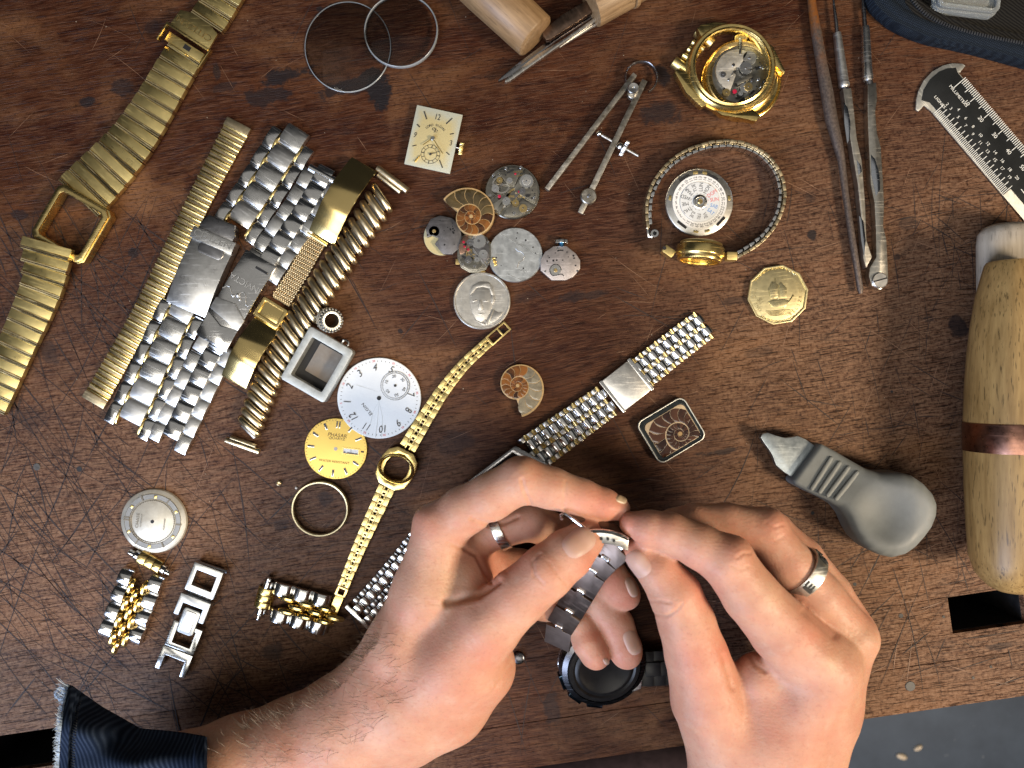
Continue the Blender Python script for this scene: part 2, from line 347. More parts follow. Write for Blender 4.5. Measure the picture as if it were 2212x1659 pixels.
# deep scratches: curved thin strips lying a hair above the wood
def strips(n, seed, area, wr, lr, angs, z=0.35):
    r = random.Random(seed); b = B()
    for _ in range(n):
        px, py = area(r); a = r.choice(angs)+r.gauss(0, 0.16); l = r.uniform(*lr)*(1 if r.random() < 0.75 else 2.2); w = r.uniform(*wr)
        x, y = bl(px, py); k = r.gauss(0, 0.0011); m = 6; v = []
        for i in range(m+1):
            s = (i/m-0.5)*l; aa = a+k*s; q = w*(1-(2*i/m-1)**2*0.92)*r.uniform(0.55, 1.25)
            cx, cy = x+math.cos(a)*s-math.sin(a)*k*s*s/2, y+math.sin(a)*s+math.cos(a)*k*s*s/2
            v += [(cx-math.sin(aa)*q/2, cy+math.cos(aa)*q/2, z), (cx+math.sin(aa)*q/2, cy-math.cos(aa)*q/2, z)]
        if y < y_edge+20 and True:
            if min(p[1] for p in v) < y_edge+2: continue
        if any(h[0]-4 < p[0] < h[1]+4 and y_hole-4 < p[1] < y_main+4 for p in v for h in (hl, hr)): continue
        b.add(v, [(2*i, 2*i+1, 2*i+3, 2*i+2) for i in range(m)])
    return b
GOUGE = plain('gouge_dark_wood', (0.016, 0.007, 0.005), 0.7, 0.4, 900, 0)
SCUFF = plain('scuffed_pale_wood', (0.17, 0.09, 0.05), 0.6, 0.35, 900, 0)
def a_left(r): return (min(abs(r.gauss(0, 330)), 1000), r.uniform(480, 1620))
def a_right(r): return (2212-abs(r.gauss(0, 330)), r.uniform(380, 1480))
def a_all(r): return (r.uniform(0, 2212), r.uniform(0, 1620))
part('scratches', strips(330, 3, a_left, (0.8, 3.4), (50, 230), [-1.02, -1.15, -0.8, -1.35, 0.9]).add(*(lambda q: (q.v, q.f))(strips(210, 4, a_right, (0.7, 2.4), (40, 150), [-1.62, -1.5, 0.1, -0.6, 0.9]))).add(*(lambda q: (q.v, q.f))(strips(150, 5, a_all, (0.6, 2.0), (40, 160), [-0.9, -1.2, 1.0, 0.2]))), GOUGE, BENCH, label='dark knife scratches', kind='stuff', recalc=False)
part('scratches', strips(190, 6, a_all, (0.4, 1.2), (18, 90), [-0.9, -1.2, 1.0, 0.5, 0.15, -0.4], 0.25).add(*(lambda q: (q.v, q.f))(strips(160, 8, a_right, (0.6, 2.0), (15, 70), [0.05, 0.2, -0.5, 1.2], 0.25))), SCUFF, BENCH, label='pale scuffs', kind='stuff', recalc=False)
IRON = plain('dull_iron', (0.07, 0.068, 0.065), 0.6, 0.3, 400, 0.3, metal=0.3)
dr = random.Random(11); db = B()
for _ in range(95):
    px, py = dr.uniform(0, 2212), dr.uniform(0, 1500); x, y = bl(px, py); q = dr.uniform(0.5, 1.4); a_ = dr.uniform(0, 3)
    if y < y_main+30: continue
    db.add(*(lambda w: (w.v, w.f))(B().box(-q, q, -q*dr.uniform(0.3, 0.9), q*0.5, 0.2, 0.2+q*0.6).turn(a_, x, y)))
part('dust_specks', db, plain('pale_dust', (0.24, 0.19, 0.14), 0.7, 0.4, bump=0), BENCH, kind='stuff')
# nail holes and a countersunk screw in the front board
for px, py, r in ((1750, 1013, 3), (1755, 1108, 4), (1946, 1330, 5), (1846, 1262, 4), (2038, 1332, 3), (2102, 1464, 3), (2140, 1440, 3), (1926, 846, 3), (172, 1013, 6), (605, 1043, 6)):
    x, y = bl(px, py); part('nail_hole', B().lathe([(r, 0.5), (r*0.75, 0.4), (0.01, 0.38)], 10, (x, y)), BLACK, BENCH, recalc=False)
for px, py, r, nm in ((1966, 1482, 11, 'screw_head'), (80, 1008, 8, 'nail_head')):
    x, y = bl(px, py); b = B().disc(r, -3, 1.2, (x, y), 20, 1.0); part(nm, b, IRON, BENCH)
t = NT('painted_concrete'); v = t.coord(); n = t.noise(v, 14, 8, 0.65); n2 = t.noise(v, 90, 5, 0.7)
c = t.mix(t.ramp(n, 0.3, 0.7), c4((0.022, 0.035, 0.054)), c4((0.046, 0.066, 0.094))); c = t.mix(t.ramp(n2, 0.66, 0.76, 0, 0.6), c, c4((0.28, 0.3, 0.3)))
FLOORM = t.out(col=c, rough=0.55)
ZF = -3300
fl = part('floor', B().box(-9000, 9000, -9000, 9000, ZF-50, ZF), FLOORM, None); fl['kind'] = 'structure'
CHIP = plain('wood_chip', (0.55, 0.45, 0.32), 0.7, 0.3)
for (px, py, w, h, a, lab) in ((1946, 1633, 24, 12, -0.3, 'pale oval wood chip on the grey floor, nearer the arm'), (1981, 1614, 20, 10, 0.5, 'smaller pale wood chip on the grey floor, farther from the arm')):
    x, y, _ = P(px, py, ZF); o = thing('wood_chip', lab, 'wood chip', (px, py), a, ZF, 'chips on the floor'); o.location.z = ZF*K
    part('chip_body', B().lathe([(w*1.4, 0), (w*1.5, 12), (w*1.1, 20), (0.1, 24)], 12, (0, 0), 1, h/w), CHIP, o)
# ------------------------------------------------------------------ left: gold square watch
T = thing('square_watch', 'empty gold square-cased wristwatch shell with ribbed bracelet and folding clasp, far left', 'wristwatch', (146, 481), 0, 40)
ca = R(90-31)                                     # case turned so its top points up the bracelet
o8 = lambda w, h, c: [(-w/2+c, -h/2), (w/2-c, -h/2), (w/2, -h/2+c), (w/2, h/2-c), (w/2-c, h/2), (-w/2+c, h/2), (-w/2, h/2-c), (-w/2, -h/2+c)]
ta = R(-30.5)
def rotpts(p, a, c=(0, 0)): return [(c[0]+rot2(x, y, a)[0], c[1]+rot2(x, y, a)[1]) for x, y in p]
part('case', B().ring(rotpts(o8(130, 132, 10), ta), rotpts(o8(102, 104, 6), ta), 4, 27), GOLD, T, 2)
part('bezel', B().ring(rotpts(o8(125, 127, 11), ta), rotpts(o8(101, 103, 6), ta), 27.5, 32), GOLDP, T, 2.5)
def ridged_link(w, l):
    b = B(); b.extr([(-l*0.2-0.1, 4), (l/2, 4), (l/2, 15.4), (l/2-0.7, 16.3), (-l*0.2+0.9, 16.3), (-l*0.2, 15.2), (-l*0.2, 4)], -w/2, w/2); return b
def ridges(w, l):
    b = B()
    for k in range(2): y = -l/2+l*0.30*(k+0.5)/2; b.extr([(y-1.5, 4), (y+1.5, 4), (y+1.5, 15.6), (y+1.1, 17.0), (y-1.1, 16.7), (y-1.5, 15.4)], -w/2, w/2)
    return b
pl = [proto('bracelet_link', ridged_link(100, 29), GOLDB, T, 0.4), proto('bracelet_rib', ridges(100, 29), RIBG, T)]
at, ln = path(T, [(505, -45, 78), (455, 42, 79), (400, 112, 82), (345, 210, 86), (290, 300, 96), (252, 345, 106), (196, 402, 116), (176, 424, 118)], 14)
s = ln-6
while s > 4:
    x, y, a, w = at(s)
    if not (122 < s < 158):
        dx, dy = rot2(0, 0, a)
        for k in (0, 1): rep(pl[k], (x, y, 1.0 if k else 1.5), a+PI, (w/100*(0.985 if k else 1), 1, 1), 0.004)
    s -= 29.2
at2, ln2 = path(T, [(116, 540, 106), (110, 560, 102), (100, 600, 92), (85, 640, 86), (42, 735, 80), (8, 812, 76), (-24, 885, 74)], 14)
s = 2
while s < ln2:
    x, y, a, w = at2(s)
    for k in (0, 1): rep(pl[k], (x, y, 1.5+max(0, 24-s*0.35)), a+PI, (w/100, 0.93, 1), 0.025)
    s += 27
# clasp
cx, cy = L(T, 408, 88, 20); a = ang((470, 60), (360, 88)); ca_ = R(-33)
q = Matrix.Translation((cx, cy, 0)) @ Matrix.Rotation(ca_, 4, 'Z')
def cl(name, b, mat, bev=0.8): return part(name, b.xf(q), mat, T, bev)
cl('clasp_plate', B().poly([(-48, 6), (-46, 44), (-24, 52), (24, 52), (48, 44), (50, 6)], 22, 28), GOLDB, 1.2)
cl('clasp_bar', B().box(-52, 52, 2, 7, 24, 31), GOLDP)
cl('clasp_arm', B().box(-55, -51, -36, 8, 18, 30), GOLD); cl('clasp_arm', B().box(51, 55, -40, 8, 18, 30), GOLD)
cl('clasp_tongue', B().box(-44, 44, -26, -6, 16, 21).box(-30, 12, -31, -27, 20, 23.5), GOLDB); cl('clasp_slot', B().box(-2, 14, -20, -10, 21, 21.6), BLACK, 0)
cl('lettering', B().text('CITIZEN', 19, 0, 27, 27.9, PI, 0, 0.7, 1.25), GOLDP, 0)
part('clasp_fold', B().box(-24, 24, -12, 12, 3, 12).turn(R(-25), *L(T, 30, 800, 8)), GOLD, T, 1)
# ------------------------------------------------------------------ narrow ribbed gold strap
T = thing('ribbed_strap', 'narrow gold ribbed expansion strap lying straight between square watch and steel bracelets', 'watch strap', (513, 272), 0, 8)
at, ln = path(T, [(513, 272, 57), (436, 418, 52), (361, 572, 49), (300, 695, 49), (203, 865, 53)], 10)
pr = [proto('rib', archlink(50, 7.8, 6, 4, 6, 0.9), GOLDP, T, 0.5), proto('groove_link', B().box(-24.8, 24.8, -3.6, 3.6, 1, 7), OLDGOLD, T, 0.8)]
s = 10
while s < ln-9:
    x, y, a, w = at(s)
    rep(pr[0], (x, y, 0), a, (w/50, 1, 1), 0.03); x, y, a, w = at(s+6.15); rep(pr[1], (x, y, 0), a, (w/50, 1, 1), 0.02); s += 12.3
for s in (1, ln-3):
    x, y, a, w = at(s); part('end_plate', B().box(-w/2, w/2, -9, 9, 1, 11), OLDGOLD, T, 1.0, (x, y, 0), a)
# ------------------------------------------------------------------ two-tone steel bracelet with folding clasp
T = thing('steel_bracelet', 'wide two-tone steel bracelet with thin gold link edges and a plain folding clasp', 'watch bracelet', (425, 600), 0, 12)
at, ln = path(T, [(637, 290), (600, 347), (560, 412), (512, 482), (440, 600), (396, 660), (382, 685), (362, 730), (342, 775), (320, 822), (300, 867), (272, 922)], 18)
PC = proto('center_link', archlink(50.5, 48.3, 15, 2, 9, 0.38), STEELB, T, 0.8)
PS = [proto('side_link', archlink(22, 48, 14, 1.5, 9, 0.38), STEEL, T, 0.8)]
PG = proto('gold_edge', archlink(5.5, 42, 14.5, 2, 6), GOLDP, T, 0.4)
s = 8; k = 0
while s < ln:
    if not (206 < s < 425):
        x, y, a, w = at(s); rep(PC, (x, y, 0), a, (1, 1, 1), 0.015)
        for sd in (-1, 1):
            x, y, a, w = at(max(0, s+(23 if s > 300 else 23)))
            gx, gy = rot2(sd*27.3, 0, a); rep(PG, (x+gx, y+gy, 0), a, (1, 1, 1), 0.03)
            gx, gy = rot2(sd*40.5, 0, a); rep(PS[0], (x+gx, y+gy, 0), a, (1, 1, 1), 0.015)
    s += 48.5
def clasp_body(T, p0, p1, w, zt, name, mat, crown=8, z0=4, cut=None):
    x0, y0 = L(T, *p0, zt); x1, y1 = L(T, *p1, zt); l = math.hypot(x1-x0, y1-y0); a = math.atan2(y1-y0, x1-x0)-PI/2
    n = 12; pr = [(0, z0), (l, z0)]+[(l*(1-i/n), zt-crown*(2*i/n-1)**2) for i in range(n+1)]
    part(name, B().extr(pr, -w/2, w/2).turn(a, x0, y0), mat, T, 1.6); return x0, y0, a, l
x0, y0, a, l = clasp_body(T, (397, 668), (463, 512), 92, 32, 'clasp_cover', STEELB, 9)
part('clasp_latch', B().poly([(-38, l+2), (38, l+2), (40, l+18), (30, l+40), (-30, l+40), (-40, l+18)], 6, 31).turn(a, x0, y0), STEELD, T, 3)
part('clasp_band', B().box(-48, 48, l-20, l+6, 8, 34.5).turn(a, x0, y0), STEELB, T, 1.2)
part('thumb_catch', B().poly(rrect(56, 24, 9, 4, (4, l-30)), 24, 32).turn(a, x0, y0), STEELD, T, 2)
tx, ty = rot2(0, l-6, a); part('lettering', B().text('CITIZEN', 21, x0+tx, y0+ty, 34.4, a, 0, 0.6, 1.1), STEEL, T)
# ------------------------------------------------------------------ all-steel bracelet
T = thing('steel_bracelet', 'all-steel three-row bracelet with brushed sides, polished centre links and wavy engraved clasp', 'watch bracelet', (500, 640), 0, 12)
at, ln = path(T, [(698, 376), (664, 440), (628, 490), (582, 553), (546, 610), (490, 718), (458, 756), (426, 822), (396, 884), (376, 924), (358, 962)], 18)
PC = proto('center_link', archlink(36, 41.5, 15, 2, 6, 0.3), STEEL, T, 1.4); PS = proto('side_link', archlink(26, 41.8, 14, 1.5, 9, 0.34), STEELB, T, 0.7)
s = 3
while s < ln+4:
    if not (226 < s < 420):
        x, y, a, w = at(min(s, ln)); rep(PC, (x, y, 1), a, (1, 1, 1), 0.02)
        for sd in (-1, 1):
            x, y, a, w = at(min(ln, s+21)); gx, gy = rot2(sd*31, 0, a)
            if s < ln-8: rep(PS, (x+gx, y+gy, 0), a, (1, 1, 1), 0.015)
    s += 42
x0, y0, a, l = clasp_body(T, (454, 742), (562, 556), 74, 33, 'clasp_cover', STEEL, 7)
part('clasp_point', B().poly([(-38, 66), (38, 52), (40, 78), (4, 100), (-38, 92)], 30, 36).turn(a, x0, y0), STEELB, T, 2)
part('clasp_step', B().poly([(-38, 60), (0, 44), (38, 54), (38, 4), (-38, 4)], 28, 34.5).turn(a, x0, y0), STEEL, T, 3)
part('engraved_crest', B().tube([(-36+i*6, 122+9*math.sin(i*1.05)-(abs(i-6))*1.2, 33.2) for i in range(13)], 1.3, 6).ball((0, 118, 33), 4.5).ball((-8, 112, 33), 3).ball((8, 112, 33), 3).turn(a, x0, y0), STEELB, T)
tx, ty = rot2(0, 148, a); part('lettering', B().text('INVICTA', 19, x0+tx, y0+ty, 32.6, a+PI, 0, 0.6, 1.0), STEELB, T)
part('clasp_slot', B().box(2, 30, 186, 191, 30, 33).turn(a, x0, y0), BLACK, T)
part('end_pin', B().tube([(-34, 0, 10), (34, 0, 10)], 9, 16).turn(at(0)[2], *at(0)[:2]), STEEL, T)
# ------------------------------------------------------------------ gold bracelet with woven middle
T = thing('mesh_bracelet', 'shiny gold bracelet with woven mesh middle between two curved mirror-bright plates', 'watch bracelet', (640, 590), 0, 10)
def bowed(p0, p1, w, z0, z1, th, name, mat, n=18, wob=0.0):
    x0, y0 = L(T, *p0, z1); x1, y1 = L(T, *p1, z1); l = math.hypot(x1-x0, y1-y0); a = math.atan2(y1-y0, x1-x0)-PI/2
    up = [(l*i/n, z0+(z1-z0)*math.sin(PI*(0.08+0.84*i/n))+wob*math.sin(i*1.1)) for i in range(n+1)]
    pr = up+[(y, z-th) for y, z in up[::-1]]
    part(name, B().extr(pr, -w/2, w/2).turn(a, x0, y0), mat, T, 0.6); return x0, y0, a, l
bowed((782, 347), (688, 508), 62, 9, 44, 4, 'clasp_plate', MIRG, 20, 0.7)
bowed((572, 694), (496, 826), 60, 9, 40, 4, 'clasp_plate', MIRG, 20, 0.7)
x, y = L(T, 686, 516, 12); a = R(-33); part('mesh_end_bar', B().tube([(-25, 0, 11), (25, 0, 11)], 4, 10).box(-23, 23, -5, 5, 6, 13).turn(a, x, y), GOLDP, T)
at, ln = path(T, [(684, 520, 44), (648, 586, 44), (606, 652, 46)], 12)
wv = B()
for j in range(int(ln/4.6)):
    x, y, a, w = at(j*4.6)
    for i in range(9):
        u = (i-4+(0.5 if j % 2 else 0))*w/9.4; gx, gy = rot2(u, 0, a); e = B().ball((0, 0, 0), 1, 6, 4)
        M = Matrix.Translation((x+gx, y+gy, 11)) @ Matrix.Rotation(a+(0.55 if j % 2 else -0.55), 4, 'Z') @ Matrix.Diagonal((1.9, 4.2, 2.6, 1)); wv.add([tuple(M @ Vector(p)) for p in e.v], e.f)
part('woven_mesh', wv, OLDGOLD, T, label='woven gold mesh band'); part('mesh_backing', B().bar(at(0)[:2], at(ln)[:2], 40, 5, 9), OLDGOLD, T)
x, y = L(T, 587, 676, 16); a = R(-32)
part('buckle', B().ring(rrect(60, 46, 4), rrect(46, 30, 2), 8, 24).turn(a, x, y), MIRG, T, 1.5); part('buckle_plate', B().box(-26, 26, -18, 18, 14, 20).turn(a, x, y), MIRG, T, 1)
part('hinge_pin', B().tube([(-33, -20, 12), (33, -20, 12)], 4.5, 10).turn(a, x, y), GOLDP, T)
# ------------------------------------------------------------------ bulging expansion band
T = thing('expansion_band', 'worn rolled-gold expansion band of bulging slanted links beside the mesh bracelet', 'watch strap', (690, 640), 0, 10)
at, ln = path(T, [(832, 415, 66), (802, 461, 66), (745, 545, 66), (690, 627, 66), (607, 753, 64), (570, 835, 60), (532, 938, 56)], 16)
b = B(); n = 9; pts = []
cap = [(-32, 1.5, 9), (-30, 1.8, 13), (-23, 0.4, 18), (0, 0, 19.5), (23, -0.4, 18), (30, -1.8, 13), (32, -1.5, 9)]
b.tube(cap, [5.0, 7.6, 8.0, 7.5, 8.0, 7.6, 5.0], 14)
PL = proto('bulging_link', b, OLDGOLD, T, ang=60); PB = proto('scissor_link', B().box(-20, 20, -4, 4, 3, 9), STEELD, T, 0.5)
s = 14
while s < ln-10:
    x, y, a, w = at(s); rep(PL, (x, y, 0), a-0.36, (w/64, 1, 1), 0.04); x, y, a, w = at(s+11); rep(PB, (x, y, 0), a-0.42); s += 22.3-4*(s/ln)**2
for (p, q, sg) in (((815, 362), (880, 412), 0), ((488, 950), (561, 976), 1)):
    x0, y0 = L(T, *p, 14); x1, y1 = L(T, *q, 14); part('end_tube', B().tube([(x0, y0, 12), (x1, y1, 12)], 7.5, 14), OLDGOLD, T, 0.8)
    xm, ym = (x0+x1)/2, (y0+y1)/2; xa, ya, aa, _ = at(6 if not sg else ln-5); part('end_tube', B().tube([((x0*3+xa)/4-2, (y0*3+ya)/4, 11), ((x1*3+xa)/4-2, (y1*3+ya)/4, 11)], 6, 12), OLDGOLD, T, 0.5)
# ------------------------------------------------------------------ beaded ring charm and square pendant
T = thing('beaded_charm', 'small dark silver ring charm studded with beads, above the square pendant', 'bead charm', (716, 693), 0, 8)
M = Matrix.Translation((0, 0, 24)) @ Matrix.Rotation(R(30), 4, Vector((0.25, 1, 0)))
part('ring_body', B().lathe([(15, -17), (21, -17), (24, -6), (24, 6), (21, 17), (15, 17)], 32, closed=True).xf(M), PEWTER, T, 0.6)
bd = B()
for j in range(-2, 3):
    for i in range(22): a = 2*PI*(i+0.5*(j % 2))/22; bd.ball((24.4*math.cos(a), 24.4*math.sin(a), j*6.4), 3.0, 6, 4)
for i in range(24): a = 2*PI*i/24; bd.ball((19.5*math.cos(a), 19.5*math.sin(a), 17.6), 2.0, 6, 4)
part('bead_studs', bd.xf(M), metal('antique_silver', (0.40, 0.40, 0.39), 0.28, 0.3), T, label='rows of raised beads')
T = thing('square_pendant', 'open silver square pendant setting with deep recess and stained back plate', 'pendant', (689, 788), R(-30), 14)
PT = metal('matte_silver', (0.52, 0.54, 0.52), 0.5, 0.16)
part('frame', B().ring(rrect(107, 128, 7), rrect(76, 92, 4), 2, 30), PT, T, 1.6); part('back_plate', B().box(-38, 38, -46, 46, 2, 4), BLACK, T)  # back plate painted black for the shade deep in the recess
t = NT('patina_plate'); v = t.coord(); n = t.noise(v, 300, 6, 0.7); n2 = t.noise(v, 90, 3); PATM = t.out(col=t.mix(t.ramp(n2, 0.35, 0.65), t.mix(n, (0.12, 0.11, 0.10, 1), (0.33, 0.32, 0.30, 1)), (0.20, 0.16, 0.12, 1)), rough=0.6, metal=0.3)
part('inlay_plate', B().poly(rrect(58, 68, 2, 2, (7, 8)), 4, 7), PATM, T, 0.6)
part('bail', B().tube([(7*math.cos(2*PI*i/16), 66+7*math.sin(2*PI*i/16), 14) for i in range(16)], 2.6, 8, closed=True).turn(R(0), 26, 2), STEEL, T)
# ------------------------------------------------------------------ loose dials
def dial(T, r, ry, mat, th=4, name='dial_plate'): part(name, B().lathe([(r-1, 0), (r, 1), (r, th-1), (r-1.2, th), (0.01, th+1.2)], 72, (0, 0), 1, ry/r), mat, T)
T = thing('pocket_watch_dial', 'large white enamel pocket watch dial with black numerals and hairline cracks', 'watch dial', (819, 860), 0, 6)
ENA = plain('white_enamel', (0.72, 0.76, 0.78), 0.16, 0.04, 60, 0.02)
dial(T, 90, 87, ENA, 6); part('center_hole', B().disc(4.6, 7.2, 7.9, n=20), BLACK, T)
num = B(); red = B(); tick = B(); a12 = R(218)
for h in (12, 1, 2, 3, 4, 5, 7, 8, 9, 10, 11):
    a = a12-R(30)*(h % 12); num.text(str(h), 22, 68*math.cos(a), 66*math.sin(a), 6.9, a-PI/2, 0.25, 0.4, 0.8)
for h in range(12):
    a = a12-R(30)*h; red.text(str(h*5 or 60), 6.5, 82.5*math.cos(a), 80*math.sin(a), 6.3, a-PI/2, 0, 0.6)
for m in range(60):
    if m % 5:
        a = a12-R(6)*m; tick.bar((80.5*math.cos(a), 78*math.sin(a)), (83.5*math.cos(a), 81*math.sin(a)), 0.8, 5.6, 6.6)
SX, SY = L(T, 854, 833, 6)
tick.ring(circ(31.5, 48, (SX, SY)), circ(30.9, 48, (SX, SY)), 6.4, 7.1).ring(circ(27, 48, (SX, SY)), circ(26.5, 48, (SX, SY)), 6.4, 7.1)
for m in range(60): a = R(6)*m; tick.bar((SX+27*math.cos(a), SY+27*math.sin(a)), (SX+31*math.cos(a), SY+31*math.sin(a)), 0.45, 6.2, 7.1)
for i in range(6): a = a12-R(60)*i; tick.text(str(i*10 or 60), 9, SX+20*math.cos(a), SY+20*math.sin(a), 6.9, a-PI/2, 0, 0.4)
tick.disc(3, 7, 7.6, (SX, SY), 16); tx, ty = L(T, 793, 884, 6); tick.text('ELGIN', 9, tx, ty, 6.9, R(128), 0, 0.4, 1.3)
part('numerals', num, INK, T); part('minute_track', tick, INK, T); part('red_minute_numbers', red, REDINK, T)
CRK = plain('hairline_crack', (0.52, 0.56, 0.58), 0.5, 0.1, bump=0); cr = B()
for pts in ([(819, 866), (816, 905), (811, 945)], [(819, 866), (806, 890), (800, 915)], [(819, 866), (826, 900), (824, 944)], [(816, 846), (770, 832)], [(830, 832), (819, 846)]):
    pp = [L(T, *p, 6) for p in pts]
    for p, q in zip(pp, pp[1:]): cr.bar(p, q, 0.35, 5.9, 7.25)
part('hairline_cracks', cr, CRK, T)
T = thing('gold_dial', 'round gold sunburst dial with black baton markers and a day window', 'watch dial', (724, 970), R(-6.5), 10)
t = NT('sunburst_gold'); v = t.coord(); g = t.add('ShaderNodeTexGradient', {0: v}, gradient_type='RADIAL').outputs[1]
n = t.noise(t.map(t.add('ShaderNodeCombineXYZ', {0: g}).outputs[0], sc=(260, 1, 1)), 1, 4); SUNG = t.out(col=t.mix(n, (0.60, 0.42, 0.10, 1), (0.80, 0.60, 0.20, 1)), rough=t.ramp(n, 0.3, 0.7, 0.30, 0.42), metal=1.0)
dial(T, 68, 66, SUNG, 4); part('center_hole', B().disc(4, 5, 5.7, n=16), STEELD, T)
mk = B(); g2 = B()
for h in range(12):
    a = PI/2-R(30)*h; w = 4.6 if h else 3
    if h == 3: mk.bar((55, 0), (61, 0), 3.2, 4, 6); continue
    for o in ((-3, 3) if h == 0 else (0,)):
        ox, oy = -math.sin(a)*o, math.cos(a)*o; g2.bar((46*math.cos(a)+ox, 45*math.sin(a)+oy), (61*math.cos(a)+ox, 59.5*math.sin(a)+oy), w, 4, 5.6); mk.bar((47*math.cos(a)+ox, 46*math.sin(a)+oy), (60*math.cos(a)+ox, 58.5*math.sin(a)+oy), w*0.55, 4, 6.2)
for m in range(60):
    if m % 5: a = R(6)*m; mk.bar((62.5*math.cos(a), 60.7*math.sin(a)), (65*math.cos(a), 63*math.sin(a)), 0.7, 3.6, 4.9)
mk.text('QUARTZ', 7, 0, 22, 4.8, 0, 0, 0.4, 1.25); part('markers', g2, STEEL, T, 0.4); part('marker_inlays', mk, INK, T)
BROWNI = plain('brown_print', (0.14, 0.07, 0.02), 0.5, 0.1, bump=0)
part('lettering', B().text('PHASAR', 11.5, 0, 29, 4.8, 0, 0.1, 0.5).text('WATER RESISTANT', 6.8, 0, -28, 4.8, 0, 0, 0.5, 1.12), BROWNI, T)
part('day_window', B().ring(rrect(38, 14.5, 1, 2, (33, -2)), rrect(33, 10.5, 0.5, 2, (33, -2)), 4, 6.3), GOLDP, T); part('window_paper', B().box(17, 49, -7, 3, 4, 5), WHITE, T)
wk = random.Random(2); wi = B()
for i in range(15): x = 18+i*2; wi.box(x, x+1.4, -6.6, -6.6+wk.uniform(0.8, 3.4), 4.6, 5.4)
part('torn_print', wi.box(33, 33.6, -7, 3, 4.6, 5.5), INK, T)
T = thing('bezel_ring', 'thin plain gold-toned bezel ring lying flat below the gold dial', 'bezel ring', (692, 1099), 0, 8)
part('band', B().lathe([(55.5, 1), (62.5, 1), (62.5, 10), (60, 14), (57, 13.5), (55.5, 11)], 80, (0, 0), 1, 0.965, True), metal('dull_gold_ring', (0.62, 0.55, 0.36), 0.34, 0.2), T, 0.4)
T = thing('silver_dial', 'aged silver-white round watch dial with gold dots and baton markers, lower left', 'watch dial', (331, 1126), 0, 8)
t = NT('aged_silver_dial'); v = t.coord(); n = t.noise(v, 260, 6, 0.7); n2 = t.noise(v, 60, 4)
DAG = t.out(col=t.mix(t.ramp(n, 0.3, 0.7), (0.42, 0.39, 0.32, 1), (0.56, 0.54, 0.47, 1)), rough=t.ramp(n2, 0.3, 0.7, 0.3, 0.5), metal=0.55)
t = NT('silver_chapter_ring'); v = t.coord(); n = t.noise(v, 200, 5); CHR = t.out(col=t.mix(n, (0.16, 0.165, 0.17, 1), (0.28, 0.285, 0.29, 1)), rough=0.34, metal=0.9)
part('dial_plate', B().lathe([(70.5, 0), (72, 2), (70, 6), (62, 9.5), (0.01, 11.5)], 80, (0, 0), 1, 0.97), DAG, T)
part('chapter_ring', B().ring(circ(60, 64, sy=0.97), circ(50, 64, sy=0.97), 8, 10.9), CHR, T); part('center_hole', B().disc(3.8, 11, 12, n=16), BLACK, T)
lin = B(); gd = B(); a12 = R(173)
for r in (60.3, 50, 46.8): lin.ring(circ(r+0.35, 64, sy=0.97), circ(r-0.35, 64, sy=0.97), 9, 11.4)
for m in range(72): a = 2*PI*m/72; lin.bar((45.5*math.cos(a), 44*math.sin(a)), (47.5*math.cos(a), 46*math.sin(a)), 1.0, 9, 11.6)
for h in range(12):
    a = a12-R(30)*h
    if h in (1, 3, 5, 7, 9, 11)[0:6] and h % 2: gd.add(*(lambda q: (q.v, q.f))(B().box(-3, 3, -3, 3, 9, 12.4).turn(a, 55*math.cos(a), 53.5*math.sin(a))))
    else:
        for o in ((-2.6, 2.6) if h == 0 else (0,)): lin.bar((50*math.cos(a)-math.sin(a)*o, 48.5*math.sin(a)+math.cos(a)*o), (62*math.cos(a)-math.sin(a)*o, 60*math.sin(a)+math.cos(a)*o), 3, 8, 12)
lin.text('CHASE', 9, -32, 2, 10.9, R(83), 0, 0.4, 1.2).text('WATERPROOF', 4.4, -24, 2, 11, R(83), 0, 0.4).text('Automatic', 6, 25, -6, 11, R(83), 0.2, 0.4)
part('markers', lin, metal('grey_print', (0.18, 0.16, 0.13), 0.4, 0.1), T); part('gold_dots', gd, GOLDP, T, 0.5)
# ------------------------------------------------------------------ bracelet scraps, lower left
def scrap(T, p0, p1, rows, wid, pitch, silw, gw, gl, endside):
    x0, y0 = L(T, *p0, 14); x1, y1 = L(T, *p1, 14); a = math.atan2(y1-y0, x1-x0)-PI/2
    PS = proto('steel_link', archlink(silw, pitch*1.06, 20, 2, 9, 0.8), STEEL, T, 1.4); b = B()
    b.tube([(0, -gl/2, 12), (0, -gl*0.42, 13), (0, -gl*0.2, 17), (0, 0, 18), (0, gl*0.2, 17), (0, gl*0.42, 13), (0, gl/2, 12)], [gw*0.2, gw*0.42, gw*0.52, gw*0.54, gw*0.52, gw*0.42, gw*0.2], 10)
    PG = proto('gold_link', b, GOLDP, T)
    for i in range(rows):
        for sd in (-1, 1): gx, gy = rot2(sd*(wid/2-silw/2), i*pitch+(4 if sd > 0 else -4), a); rep(PS, (x0+gx, y0+gy, 0), a, (1, 1, 1), 0.06)
        for c in (-1, 0, 1): gx, gy = rot2(c*gw*1.02, i*pitch+pitch*(0.35 if c else 0.85)+(3*c), a); rep(PG, (x0+gx, y0+gy, 0), a, (1, 1, 1), 0.05)
    return x0, y0, a
T = thing('bracelet_scrap', 'short two-tone bracelet piece of rounded steel links and gold beads under the silver dial', 'bracelet links', (290, 1310), 0, 12)
x0, y0, a = scrap(T, (303, 1256), (262, 1369), 4, 92, 38.5, 27, 13.5, 34, 0)
x, y = L(T, 322, 1216, 14); a = R(-28)
